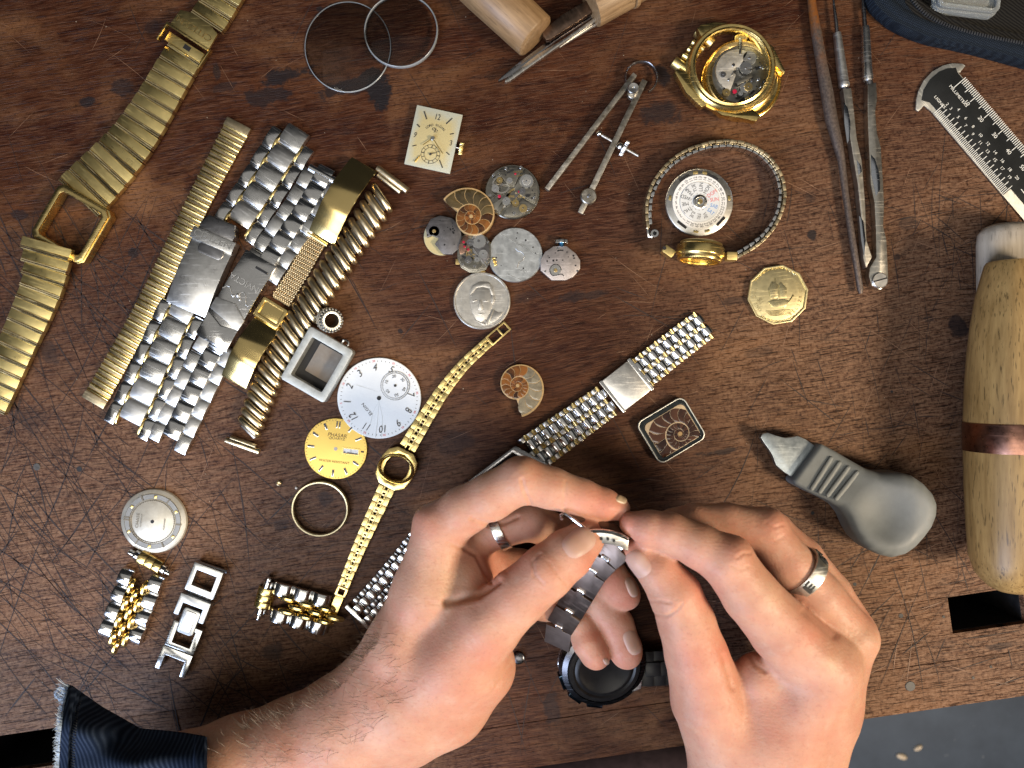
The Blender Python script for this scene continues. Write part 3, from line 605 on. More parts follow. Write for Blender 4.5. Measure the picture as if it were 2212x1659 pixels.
for k, (x_0, x_1, m) in enumerate(((-50, -38, STEEL), (-37, -27, STEEL), (-26, -9, GOLDP), (-8, 9, GOLDP), (10, 26, GOLDP), (27, 37, STEEL), (38, 50, STEEL))):
    h = 30 if m is GOLDP else (20 if k in (1, 5) else 12)
    part('end_link', archlink(x_1-x_0, h, 16, 2, 7).turn(a, x+rot2((x_0+x_1)/2, 0, a)[0], y+rot2((x_0+x_1)/2, 0, a)[1]), m, T, 0.7)
T = thing('clasp_scrap', 'narrow steel clasp piece of open square frames, left of the bezel ring', 'clasp links', (416, 1335), 0, 12)
a = math.atan2(-(1430-1222), 375-455)-PI/2
def fr(px, py): return L(T, px, py, 16)
def frame(px, py, w, h, iw, ih, z0, z1, mat, nm='square_frame', off=0): x, y = fr(px, py); return part(nm, B().ring([(-w/2, -h/2), (w/2, -h/2), (w/2, h/2), (-w/2, h/2)], [(-iw/2, -ih/2+off), (iw/2, -ih/2+off), (iw/2, ih/2+off), (-iw/2, ih/2+off)], z0, z1).turn(a, x, y), mat, T, 1.8)
frame(443, 1253, 66, 62, 44, 34, 4, 22, SOFTST); frame(399, 1375, 66, 56, 40, 36, 4, 22, SOFTST)
def chan(px, py, w, h, leg, z0, z1, mat, sg=1, nm='forked_link'):
    x, y = fr(px, py); part(nm, B().poly([(-w/2, h/2*sg), (-w/2, -leg*sg), (-w/2+12, -leg*sg), (-w/2+12, -h/2*sg), (w/2-12, -h/2*sg), (w/2-12, -leg*sg), (w/2, -leg*sg), (w/2, h/2*sg)][::sg], z0, z1).turn(a, x, y), mat, T, 1.6)
chan(424, 1298, 68, 18, 38, 5, 25, SOFTST, -1)
chan(383, 1412, 68, 18, 42, 4, 20, SOFTST, -1)
def blk(px, py, w, h, z0, z1, mat, nm, bv=1.5): x, y = fr(px, py); part(nm, B().poly(rrect(w, h, min(w, h)*0.18), z0, z1).turn(a, x, y), mat, T, bv)
blk(432, 1282, 56, 16, 4, 15, STEELD, 'connecting_link'); blk(390, 1401, 56, 14, 4, 14, STEELD, 'connecting_link'); blk(411, 1340, 38, 56, 10, 26, SOFTST, 'hinge_tongue', 3); blk(411, 1339, 24, 44, 25, 28, STEELB, 'tongue_inlay', 1)
part('hinge_pin', B().tube([(*fr(428, 1216), 13), (*fr(490, 1236), 13)], 4, 8), STEELD, T)
T = thing('bracelet_scrap', 'short two-tone bracelet piece of steel and gold links lying sideways below the bezel ring', 'bracelet links', (630, 1310), 0, 12)
scrap(T, (607, 1303), (700, 1328), 3, 84, 42, 26, 13, 40, 0)
x, y = L(T, 570, 1292, 14); a = math.atan2(-25, 93)-PI/2
for k, (x_0, x_1, m, h) in enumerate(((-46, -36, STEEL, 12), (-36, -22, STEEL, 22), (-21, -7, GOLD, 38), (-6, 8, GOLD, 38), (9, 22, GOLD, 38), (23, 36, STEEL, 22), (36, 47, STEEL, 12))):
    c = (x_0+x_1)/2; part('end_link', archlink(x_1-x_0, h, 17, 2, 7).turn(a, x+rot2(c, 0, a)[0], y+rot2(c, 0, a)[1]), m, T, 0.7)
# ------------------------------------------------------------------ slim gold watch with oval case
T = thing('ladies_watch', 'slim gold bracelet watch case with empty oval opening and cut-out links', 'wristwatch', (858, 1011), 0, 8)
def hlink(w, l):
    b = B(); g = l*0.16
    for x0, x1 in ((-w/2, -w*0.2), (w*0.2, w/2)): b.box(x0, x1, -l/2+0.6, l/2-1.2, 3, 11)
    b.box(-w*0.2, w*0.2, -l*0.16, l*0.16, 3, 10.6)
    for x in (-w*0.13, w*0.13): b.box(x-w*0.045, x+w*0.045, -l/2-1.5, l/2+1.2, 4, 9.6)
    return b
PH = proto('cut_out_link', hlink(34, 20), GOLDB, T, 0.5)
PHB = proto('link_pin', B().box(-16, 16, -1.6, 1.6, 3, 7), OLDGOLD, T)
def slim(pts):
    at, ln = path(T, pts, 9); n = round(ln/20.0); p = ln/n
    for i in range(n):
        x, y, a, w = at((i+0.5)*p); rep(PH, (x, y, 0), a, (w/34, p/20, 1), 0.04); x, y, a, w = at((i+1)*p); rep(PHB, (x, y, 0), a, (w/34, 1, 1))
    return at, ln
at, ln = slim([(880, 968, 37), (898, 940, 36), (916, 906, 34), (940, 866, 31), (963, 834, 28), (980, 810, 26), (1006, 783, 25), (1028, 760, 24), (1056, 738, 23)])
x, y, a, w = at(ln); bx, by = L(T, 1079, 718, 8); a = math.atan2(by-y, bx-x)-PI/2
part('buckle_frame', B().ring([(-12, 0), (12, 0), (12, 54), (-12, 54)], [(-8.5, 5), (8.5, 5), (8.5, 50), (-8.5, 50)], 3, 9).box(-9, 9, 30, 34, 4, 8).turn(a, x, y), GOLDP, T, 0.7)
at, ln = slim([(836, 1052, 36), (815, 1099, 34), (793, 1142, 31), (773, 1192, 28), (755, 1229, 25), (742, 1268, 23)])
x, y, a, w = at(ln); part('end_hook', B().ring([(-12, 0), (12, 0), (12, 20), (-12, 20)], [(-7, 4), (7, 4), (7, 17), (-7, 17)], 3, 12).box(-9.5, 9.5, 20, 62, 4, 10).turn(a-0.03, x, y), GOLDP, T, 0.8)
ca = R(62)                                       # case long axis up the bracelet
out = [(-44, -19), (-30, -36), (-8, -40), (12, -40), (30, -35), (44, -19), (44, 19), (30, 35), (12, 40), (-12, 40), (-30, 36), (-44, 19)]
inn = [(30*math.cos(2*PI*k/12+math.atan2(out[0][1], out[0][0])), 23*math.sin(2*PI*k/12+math.atan2(out[0][1], out[0][0]))) for k in range(12)]
part('case', B().ring(rotpts(out, ca), rotpts([(x*1.12, y*1.12) for x, y in inn], ca), 3, 20), GOLD, T, 3)
part('bezel', B().lathe([(31, 4), (39, 8), (39.5, 21), (36, 27), (32.5, 24), (30.5, 12)], 64, (0, 0), 1, 0.80, True).turn(R(-18)), GOLDP, T, 0.5)
# ------------------------------------------------------------------ glass crystals
t = NT('clear_crystal'); t.n.remove(t.b); gl = t.n.new('ShaderNodeBsdfGlass'); gl.inputs['Roughness'].default_value = 0.0; gl.inputs['IOR'].default_value = 1.45
tr = t.n.new('ShaderNodeBsdfTransparent'); mx = t.n.new('ShaderNodeMixShader'); gs = t.n.new('ShaderNodeBsdfGlossy'); gs.inputs['Roughness'].default_value = 0.03
fr_ = t.n.new('ShaderNodeFresnel'); fr_.inputs[0].default_value = 1.35
t.t.links.new(fr_.outputs[0], mx.inputs[0]); t.t.links.new(tr.outputs[0], mx.inputs[1]); t.t.links.new(gs.outputs[0], mx.inputs[2])
t.t.links.new(mx.outputs[0], t.n['Material Output'].inputs[0]); GLASS = t.m
EDGE = plain('ground_glass_edge', (0.34, 0.37, 0.39), 0.2, 0.2, 40, 0, trans=0.5)
T = thing('watch_crystal', 'larger clear domed watch crystal, the one lying underneath', 'watch glass', (750.5, 99.5), 0, 8, 'loose watch crystals')
part('dome', B().lathe([(92*q/20, 3+16*(1-(q/20)**2)) for q in range(20, 0, -1)]+[(0.01, 19)], 180, (0, 0), 1, 1.055), GLASS, T, ang=80)
part('rim', B().lathe([(91.4, 1), (93.2, 1), (93.2, 4), (91.4, 5)], 90, (0, 0), 1, 1.055, True), EDGE, T, 0.3)
T = thing('watch_crystal', 'smaller thick-rimmed watch crystal overlapping the larger one', 'watch glass', (867.5, 70), 0, 8, 'loose watch crystals'); T.location.z = 9*K; T.rotation_euler = (R(-1), R(-2), 0)
part('dome', B().lathe([(77*q/20, 5+9*(1-(q/20)**2)) for q in range(20, 0, -1)]+[(0.01, 14)], 180), GLASS, T, ang=80)
part('rim', B().lathe([(76.5, 0), (79.6, 0), (79.6, 7), (78, 9), (76.5, 8)], 90, closed=True), EDGE, T, 0.5)
# ------------------------------------------------------------------ rectangular movement with dial
T = thing('rectangular_dial', 'rectangular cream watch dial still on its movement, with gold hands and small seconds ring', 'watch dial', (937, 303), R(-12.3), 10)
t = NT('cream_dial'); v = t.coord(); n = t.noise(v, 90, 5, 0.65); n2 = t.noise(v, 700, 4, 0.7); sp = t.add('ShaderNodeSeparateXYZ', {0: v})
e = t.math('MAXIMUM', t.math('MULTIPLY', t.math('ABSOLUTE', sp.outputs[0]), 100), t.math('MULTIPLY', t.math('ABSOLUTE', sp.outputs[1]), 77))
e = t.ramp(t.math('ADD', e, t.math('MULTIPLY', n, 0.7)), 1.0, 1.3); CREAM = t.out(col=t.mix(t.ramp(n2, 0.6, 0.72, 0, 0.5), t.mix(e, (0.56, 0.48, 0.25, 1), (0.50, 0.52, 0.43, 1)), (0.33, 0.33, 0.24, 1)), rough=0.34, metal=0.25)
part('movement', B().box(-47, 47, -61, 61, 1, 12), STEELD, T, 1); part('dial_plate', B().box(-50, 50, -64.5, 64.5, 12, 15.5), CREAM, T, 0.8)
mk = B()
def rl(px, py): return L(T, px, py, 15)
for p, q, w in (((916.5, 241), (922, 258), 2.6), ((977, 256), (964, 268), 2.4), ((901, 269), (907, 275), 2.6), ((980.5, 289), (972, 290.5), 1.8), ((891, 316), (900, 314), 1.6), ((964, 329), (971, 335), 1.8), ((949.5, 346), (956, 363), 2)): mk.bar(rl(*p), rl(*q), w, 15, 16.3)
mk.text('12', 18, *rl(945.5, 254), 15.9, 0, 0, 0.4, 0.72).text('9', 17, *rl(897, 292.5), 15.9, -0.2, 0, 0.4, 0.7).text('3', 16, *rl(974, 310), 15.9, 0.1, 0.1, 0.4, 0.75)
ecx, ecy = rl(938, 297)
for i, c in enumerate('LORD ELGIN'): a = R(141-10.0*i); mk.text(c, 7.4, ecx+26*math.cos(a), ecy+26*math.sin(a), 15.9, a-PI/2, 0, 0.4, 1.0)
ex, ey = rl(940, 282); mk.tube([(ex-3.4+3*math.cos(q*0.5), ey+2+2.4*math.sin(q*0.5), 16) for q in range(12)], 0.6, 4).tube([(ex+3+2.6*math.cos(q*0.5), ey-1+2.4*math.sin(q*0.5), 16) for q in range(12)], 0.6, 4).tube([(ex-1, ey-5, 16), (ex+1, ey+5, 16)], 0.6, 4)
cx, cy = rl(930, 333.5)
mk.ring(circ(20.5, 40, (cx, cy)), circ(19.9, 40, (cx, cy)), 15.3, 16.2).ring(circ(14.2, 40, (cx, cy)), circ(13.5, 40, (cx, cy)), 15.3, 16.2)
for i in range(12): a = R(30*i); mk.bar((cx+14*math.cos(a), cy+14*math.sin(a)), (cx+20*math.cos(a), cy+20*math.sin(a)), 0.8 if i % 3 else 1.5, 15.3, 16.2)
part('markers', mk, INK, T)
hx, hy = rl(935.5, 301)
def hand(q, w, z, nm='hand'): qx, qy = rl(*q); part(nm, B().bar((hx, hy), (qx, qy), w, z, z+0.8), GOLDP, T)
hand((914, 315), 1.8, 20, 'hour_hand'); hand((957, 334), 2.2, 21.5, 'minute_hand'); part('hand_boss', B().disc(4.6, 15, 23, (hx, hy), 16, 1), PEWTER, T)
part('seconds_hand', B().bar((cx, cy), rl(943, 331), 1.0, 17.5, 18.2).disc(2.6, 15, 19, (cx, cy), 12, 0.6), INK, T)
part('loose_marker', B().tube([(*rl(907, 337), 17), (*rl(896, 350), 17)], [1.2, 2.6], 6), GOLDP, T)
x, y = rl(997, 320); cg = B().poly(gear(22, 11.5, 13), -4, 4).xf(Matrix.Translation((x, y, 11)) @ Matrix.Rotation(PI/2, 4, 'Y')); part('crown', cg, GOLDP, T, 0.4); part('stem', B().tube([(46, y, 11), (x, y, 11)], 2, 8), STEELD, T)
# ------------------------------------------------------------------ small movements, coins and fossils in the middle cluster
def screw(T, x, y, z, r, mat=STEEL): a = rnd.uniform(0, 3); part('screw', B().disc(r, z-1, z+1.2, (x, y), 14, 0.4), mat, T); part('screw_slot', B().bar((x-r*0.8*math.cos(a), y-r*0.8*math.sin(a)), (x+r*0.8*math.cos(a), y+r*0.8*math.sin(a)), r*0.35, z+1, z+1.4), BLACK, T)
def holes(T, seed, n, R0, z, ry=1.0, avoid=()):
    r = random.Random(seed); b = B()
    for _ in range(n):
        a = r.uniform(0, 2*PI); d = R0*math.sqrt(r.uniform(0.05, 0.9)); x, y = d*math.cos(a), d*math.sin(a)*ry
        if any(math.hypot(x-p, y-q) < s for p, q, s in avoid): continue
        b.disc(r.uniform(1.0, 2.3), z, z+0.35, (x, y), 10)
    part('pivot_holes', b, BLACK, T)
def wheel(T, x, y, z, r, n, mat, nm='wheel', spokes=0, h=2):
    if spokes:
        b = B().ring([(x+p, y+q) for p, q in gear(n, r*0.93, r)], [(x+p, y+q) for p, q in circ(r*0.8, 4*n)], z, z+h)
        for k in range(spokes): a = 2*PI*k/spokes; b.bar((x, y), (x+r*0.85*math.cos(a), y+r*0.85*math.sin(a)), r*0.12, z, z+h)
    else: b = B().poly([(x+p, y+q) for p, q in gear(n, r*0.9, r)], z, z+h)
    part(nm, b, mat, T); part('pivot', B().disc(r*0.2, z, z+h+1.2, (x, y), 12, 0.3), STEELD, T)
def sect(r0, r1, a0, a1, c=(0, 0), n=14):
    return [(c[0]+r1*math.cos(R(a0+(a1-a0)*k/n)), c[1]+r1*math.sin(R(a0+(a1-a0)*k/n))) for k in range(n+1)]+[(c[0]+r0*math.cos(R(a1-(a1-a0)*k/n)), c[1]+r0*math.sin(R(a1-(a1-a0)*k/n))) for k in range(n+1)]
def clutter(T, seed, R0, z, n, ry=1.0):
    r = random.Random(seed)
    for i in range(n):
        a = r.uniform(0, 2*PI); d = R0*math.sqrt(r.uniform(0.08, 0.85)); x, y = d*math.cos(a), d*math.sin(a)*ry; q = r.random()
        if q < 0.34: wheel(T, x, y, z+r.uniform(0, 1.5), r.uniform(5, 9.5), 20, r.choice((STEEL, STEELD, BRASS)), 'small_wheel')
        elif q < 0.62: screw(T, x, y, z+0.4, r.uniform(2.4, 3.8), r.choice((STEEL, STEELD)))
        elif q < 0.82: part('recess', B().poly([(x+p[0], y+p[1]) for p in rotpts(rrect(r.uniform(8, 16), r.uniform(3, 6), 1.4, 3), r.uniform(0, 3))], z, z+0.5), BLACK, T)
        else: l_ = r.uniform(10, 22); b_ = r.uniform(0, 3); part('spring_arm', B().tube([(x, y, z+1), (x+l_*0.5*math.cos(b_), y+l_*0.5*math.sin(b_), z+2), (x+l_*math.cos(b_+0.4), y+l_*0.8*math.sin(b_+0.4), z+1)], 0.9, 5), STEEL, T)
NICKP = metal('nickel_bridge', (0.34, 0.325, 0.28), 0.30, 0.16); DARKM = metal('grey_plate', (0.20, 0.195, 0.20), 0.42, 0.16)
T = thing('watch_movement', 'round nickel watch movement with bridges and gold wheel, top of the middle cluster', 'watch movement', (1107, 413.5), 0, 14, 'loose watch movements')
part('main_plate', B().lathe([(57, 0), (59, 2), (59, 9), (57, 11), (0.01, 11)], 64), NICKP, T)
part('bridge', B().poly(sect(6, 54, -28, 62), 11, 19), NICKP, T, 1); part('bridge', B().poly(sect(12, 54, 66, 128), 11, 18.4), NICKP, T, 1); part('bridge', B().poly(sect(26, 54, 250, 326), 11, 17), NICKP, T, 1); part('balance_cock', B().poly(sect(16, 54, 214, 240)+[(-8, -6)], 11, 20), NICKP, T, 1)
wheel(T, 30, 20, 19.5, 15, 30, STEEL, 'ratchet_wheel'); wheel(T, 30, 20, 21, 9, 18, STEELB, 'crown_wheel'); wheel(T, 8, -10, 13, 18, 44, BRASS, 'gold_wheel', 4); wheel(T, -24, 14, 14, 20, 40, NICKEL, 'balance_wheel', 2); wheel(T, -22, -26, 12, 10, 22, STEELB)
part('jewel', B().disc(3.6, 19, 20.5, (-28, -12), 14, 0.8), RUBY, T); part('jewel', B().disc(2.6, 19, 20.3, (14, -2), 14, 0.8), RUBY, T); part('jewel', B().disc(2.4, 19, 20.3, (6, 36), 14, 0.8), RUBY, T)
for x, y in ((-40, 34), (46, -14), (18, 50), (-14, 48), (34, -40), (-48, -10), (4, -48), (-36, -38)): screw(T, x, y, 18, 3.4)
clutter(T, 31, 48, 18.6, 16)
part('engraved_marks', B().text('SWISS', 6, 12, 40, 18.8, 0.1, 0, 0.4, 1.2).text('17 JEWELS', 5, 14, 32, 18.8, 0.1, 0, 0.4), BRASS, T); holes(T, 5, 22, 54, 18.9)
T = thing('watch_movement', 'dark grey movement plate with cream dial showing beneath, left end of the middle cluster', 'watch movement', (957, 507), 0, 12, 'loose watch movements')
part('dial_under', B().disc(39, 0, 4, (-4, -3), 48, 0.6, 0.98, 1.02), CREAM, T)
part('main_plate', B().poly([(-34, -6), (-37, 14), (-26, 34), (-6, 41), (18, 36), (36, 20), (40, -6), (34, -30), (20, -42), (0, -42), (-18, -20), (-9, -8), (-22, -2)], 4, 13), DARKM, T, 1.4)
wheel(T, -19, 7, 11, 12, 24, STEELB, 'barrel_wheel'); part('center_screw', B().disc(4, 13, 16, (-19, 7), 14, 0.6), BRASS, T); holes(T, 9, 26, 36, 13, avoid=((-19, 7, 15), (-22, -22, 20)))
T = thing('watch_movement', 'small barrel-shaped movement with dark bridges and jewels beside the silver disc', 'watch movement', (1024, 546), 0, 12, 'loose watch movements')
ton = [(-36, 14), (-26, 36), (-8, 43), (10, 43), (28, 34), (36, 16), (36, -14), (26, -36), (8, -42), (-10, -42), (-28, -32), (-36, -12)]
part('main_plate', B().poly(ton, 0, 11), NICKP, T, 1); part('brass_tabs', B().box(30, 42, 10, 24, 2, 5).box(-40, -30, -24, -12, 2, 5).box(10, 24, -46, -38, 2, 5), BRASS, T, 0.4)
part('bridge', B().poly([(-33, 12), (-24, 34), (-14, 38), (-8, 4), (-30, -4)], 11, 17), metal('copper_tint', (0.42, 0.26, 0.19), 0.3, 0.15), T, 1); part('bridge', B().poly([(0, 38), (26, 32), (33, 12), (33, -12), (20, -24), (-4, 4)], 11, 17), DARKM, T, 1); part('bridge', B().poly([(-30, -14), (-6, -8), (18, -28), (6, -38), (-10, -38), (-26, -30)], 11, 15), NICKP, T, 1)
wheel(T, 10, 24, 17, 16, 34, STEEL, 'ratchet_wheel'); wheel(T, 20, -4, 17, 10, 22, STEEL, 'crown_wheel'); wheel(T, -6, -4, 13, 11, 26, BRASS, 'gold_wheel', 4); wheel(T, -12, -16, 15, 8, 18, STEELD)
for x, y in ((-20, 12), (-12, 6), (-22, 22)): part('jewel', B().disc(2.6, 17, 18.6, (x, y), 12, 0.6), RUBY, T)
part('lever', B().bar((-2, 8), (28, -32), 2.2, 17.5, 19), STEEL, T); clutter(T, 33, 32, 17, 10)
for x, y in ((-24, -26), (30, 22), (2, -30), (28, -20)): screw(T, x, y, 16, 3)
x, y = L(T, 1068, 565, 10); part('crown', B().poly(gear(16, 8.5, 10), -3, 3).xf(Matrix.Translation((x, y, 9)) @ Matrix.Rotation(0.35, 4, 'Z') @ Matrix.Rotation(PI/2, 4, 'Y')), GOLDP, T, 0.4)
T = thing('watch_movement', 'flat grey eight-sided movement with blue-stemmed crown, right end of the middle cluster', 'watch movement', (1210, 568), 0, 12, 'loose watch movements')
octo = [(-14, 36), (14, 36), (34, 20), (43, 6), (43, -12), (28, -30), (12, -37), (-18, -37), (-42, -16), (-42, 8), (-32, 24)]
PLP = metal('pinkish_plate', (0.50, 0.46, 0.45), 0.45, 0.12); part('main_plate', B().poly(octo, 1, 12), PLP, T, 1.6)
wheel(T, -10, -16, 11, 12, 20, STEELB, 'balance_wheel'); part('center_screw', B().disc(4, 12, 15, (-10, -16), 14, 0.6), BRASS, T); part('recess_edge', B().tube([(12*math.cos(q*0.28)-10, 13*math.sin(q*0.28)-16, 12.4) for q in range(16)]+[(4, -24, 12.4), (8, -28, 12.4)], 0.9, 5), BLACK, T)
holes(T, 12, 18, 36, 12, 0.85, ((-10, -16, 15),)); part('slot', B().poly(rrect(13, 3, 1.4, 3, (1, 27)), 12, 12.4), BLACK, T); screw(T, 37, -17, 11.5, 2.6); screw(T, -5, 32, 11.5, 3); screw(T, -32, -18, 11.5, 2.4)
part('stem', B().tube([(3, 36, 8), (3, 42, 8)], 6, 12), metal('blued_steel', (0.08, 0.3, 0.62), 0.25, 0.1), T); part('crown', B().poly(gear(20, 12, 13.4), -3.8, 3.8).xf(Matrix.Translation((3, 46, 10)) @ Matrix.Rotation(PI/2, 4, 'X')), STEEL, T, 0.3)
T = thing('metal_disc', 'worn blank silvery disc with faint engraving and scratches, centre of the middle cluster', 'disc', (1113, 551), 0, 6)
part('disc_body', B().lathe([(57, 0), (59, 2), (59, 6), (57.5, 8), (0.01, 8)], 72), ALUM, T)
en = B().text('2002', 9, 10, 22, 7.9, -0.4, 0, 0.35).text('UNC', 8, 16, -34, 7.9, -0.5, 0.2, 0.35); en.bar((-30, 44), (50, -2), 0.9, 7.8, 8.3).bar((-20, -40), (18, -56), 0.9, 7.8, 8.3).tube([(0, 14, 8), (6, 8, 8), (14, 6, 8), (20, -2, 8), (16, -12, 8), (8, -16, 8), (4, -28, 8)], 0.7, 4)
part('engraving', en, STEELB, T); holes(T, 3, 8, 50, 8.0)
T = thing('coin', 'round nickel coin with a raised portrait bust and characters around the rim', 'coin', (1041, 650), 0, 6)
part('coin_body', B().lathe([(60, 0), (61.5, 1.5), (61.5, 8), (60, 9.4), (57.5, 9.4), (56.5, 8), (0.01, 8)], 80), NICKEL, T)
ch = B()
for i, c in enumerate('中華民國八十二年'):
    a = R(12+i*27.5); ch.text(c, 12, 47*math.cos(a), 47*math.sin(a), 7.8, a-PI/2, 0, 0.7)
part('lettering', ch, STEELB, T)
rel = B()
def cc(p):
    x, y = (p[0]-245)*0.235, (p[1]-245)*0.235; r = math.hypot(x, y); k = min(1, 53/max(r, 1)); return 1041+x*k-1, 650+y*k
def relpoly(pts, z0, z1): rel.add(*(lambda q: (q.v, q.f))(B().poly([L(T, *cc(p), 8) for p in pts], z0, z1)))
relpoly([(490, 610), (560, 640), (590, 720), (575, 830), (530, 900), (470, 930), (400, 900), (360, 830), (345, 760), (360, 690), (350, 620)] and [(140, 200), (170, 120), (230, 80), (300, 80), (340, 120), (352, 190), (348, 270), (330, 350), (290, 410), (240, 440), (200, 420), (165, 360), (145, 290)], 7, 9.6)
relpoly([(140, 190), (160, 110), (225, 70), (310, 72), (350, 120), (360, 200), (335, 190), (320, 130), (260, 115), (200, 125), (165, 170)], 8, 11)
relpoly([(335, 190), (362, 195), (368, 240), (350, 275), (335, 260)], 8, 11)
relpoly([(225, 235), (245, 240), (262, 315), (240, 335), (215, 325)], 9, 11.4)
relpoly([(160, 240), (200, 232), (205, 246), (165, 256)], 9, 10.7); relpoly([(265, 240), (310, 238), (312, 252), (268, 252)], 9, 10.7); relpoly([(205, 362), (240, 356), (275, 364), (240, 378)], 9, 10.8)
relpoly([(300, 405), (345, 320), (400, 350), (470, 360), (478, 420), (440, 480), (370, 520), (310, 530), (285, 500)], 7, 9.3); relpoly([(285, 430), (300, 420), (312, 530), (298, 540)], 9, 11.6); relpoly([(345, 325), (360, 330), (325, 520), (310, 520)], 9, 11.4); relpoly([(190, 425), (270, 445), (296, 520), (262, 470)], 7, 9.6)
part('portrait_relief', rel, NICKEL, T, 1.2)
# ------------------------------------------------------------------ ammonites
AMC = [NT('ammonite_amber'), None]
def ammat(name, c1, c2):
    t = NT(name); v = t.coord(); oi = t.add('ShaderNodeObjectInfo').outputs['Random']; n = t.noise(v, 260, 5, 0.65, 0.5)
    f = t.math('ADD', t.math('MULTIPLY', n, 0.7), t.math('MULTIPLY', oi, 0.4)); return t.out(col=t.mix(t.ramp(f, 0.35, 0.75), c4(c1), c4(c2)), rough=0.10, coat=0.4)
bpy.data.materials.remove(AMC[0].m)
AMB = ammat('amber_chamber', (0.03, 0.010, 0.003), (0.20, 0.075, 0.014)); OLV = ammat('olive_chamber', (0.022, 0.016, 0.007), (0.10, 0.07, 0.027)); ORG = ammat('rust_chamber', (0.06, 0.017, 0.004), (0.25, 0.09, 0.017)); GRY = ammat('grey_chamber', (0.06, 0.05, 0.035), (0.27, 0.24, 0.17)); BRN = ammat('brown_chamber', (0.018, 0.007, 0.005), (0.075, 0.032, 0.018))
SEPT = plain('cream_septa', (0.38, 0.26, 0.12), 0.3, 0.25, 400, 0.05)
def ammonite(T, b, rmax, a_end, turns, per, mats, z, flip=1, clip=None, sep=1.0, th=12):
    """log spiral cut through the middle: septa plate with inlaid polished chambers"""
    g = math.log(2.35)/(2*PI)
    def rad(th_): return rmax*math.exp(-g*(a_end-th_))
    def pt(th_, r): return (r*math.cos(th_)*flip, r*math.sin(th_))
    n = 0; a = a_end
    while a > a_end-2*PI*turns:
        d = 2*PI/per*(1.0 if a_end-a < 2*PI else 0.92); ro1, ro0 = rad(a), rad(a-d); ri1, ri0 = rad(a-2*PI), rad(a-d-2*PI)
        m = 7; gp = 0.035*sep; ou, inn = [], []
        for k in range(m+1):
            q = k/m; aa = a-d*gp-(d*(1-2*gp))*(1-q); ou.append((aa, rad(aa)*0.965)); inn.append((aa, rad(aa-2*PI)*1.055))
        left = [(ou[-1][0]+0.16*math.sin(PI*q)*(d/0.5), ou[-1][1]*(1-q)+inn[-1][1]*q) for q in (0.25, 0.5, 0.75)]; right = [(inn[0][0]+0.16*math.sin(PI*q)*(d/0.5), inn[0][1]*(1-q)+ou[0][1]*q) for q in (0.25, 0.5, 0.75)]
        poly = [pt(*p) for p in ou]+[pt(*p) for p in left]+[pt(*p) for p in inn[::-1]]+[pt(*p) for p in right]
        if clip: poly = [(max(clip[0], min(clip[1], x)), max(clip[2], min(clip[3], y))) for x, y in poly]
        ar = abs(sum(p[0]*q[1]-q[0]*p[1] for p, q in zip(poly, poly[1:]+poly[:1])))/2
        if ar > 1.5: part('chamber', B().poly(poly, z-1, z+0.7), mats(n, a_end-a), T, 0.5 if ar > 30 else 0)
        a -= d; n += 1
    part('core', B().disc(rad(a)*0.9, z, z+1, n=12, b=0.3), SEPT, T)
    pts = [pt(a_end-2*PI*k/60, rad(a_end-2*PI*k/60)*1.03) for k in range(61)]
    return pts
T = thing('ammonite', 'polished amber ammonite slice with a wide dark chamber, leaning in the middle cluster', 'fossil', (1018, 469), 0, 18, 'polished ammonite fossils')
pts = ammonite(T, 0, 68, R(508), 3.1, 15, lambda n, d: OLV if d < 2.3 else (ORG if d > 9.0 else AMB), 24)
part('septa_plate', B().poly(pts[:59], 6, 24), SEPT, T, 1.4)
T = thing('ammonite', 'small loose ammonite half with amber inner whorls and grey outer tip, mid table', 'fossil', (1118, 833), 0, 10, 'polished ammonite fossils')
pts = ammonite(T, 0, 66, R(622), 3.1, 15, lambda n, d: GRY if d < 2.2 else (ORG if d > 8.6 else AMB), 14, -1)
part('septa_plate', B().poly(pts[:59], 2, 14), SEPT, T, 1.4)
T = thing('ammonite_pendant', 'square-cut ammonite slice set in a black and silver cushion frame', 'fossil pendant', (1449, 929), R(31), 10)
part('setting', B().ring(rrect(118, 104, 16, 6), rrect(112.5, 98.5, 14, 6), 1, 16), PEWTER, T, 1.5); part('backing', B().poly(rrect(112, 98, 14, 6), 1, 9), BLACK, T)
ENB = plain('black_resin', (0.012, 0.016, 0.018), 0.16, 0.3, bump=0.05); part('resin_border', B().ring(rrect(112, 98, 14, 6), rrect(99, 83, 11, 6, (1.5, -2)), 8, 13.5), ENB, T, 1)
sx, sy = L(T, 1468, 937, 12); T2 = bpy.data.objects.new('fossil_slice', None); COL.objects.link(T2); T2.parent = T; T2.location = (sx*K, sy*K, 0); FR[T2.name] = (0, 0, 0)
part('septa_plate', B().poly([(p[0]-sx, p[1]-sy) for p in rrect(98, 82, 12, 6, (1.5, -2))], 9, 14.6), plain('pale_septa', (0.50, 0.40, 0.27), 0.25, 0.2, 400, 0.03), T2, 0.8)
ammonite(T2, 0, 88, R(250), 3.2, 17, lambda n, d: BRN, 14.8, 1, (-46-sx, 49-sx, -41.5-sy, 37.5-sy), 0.8)
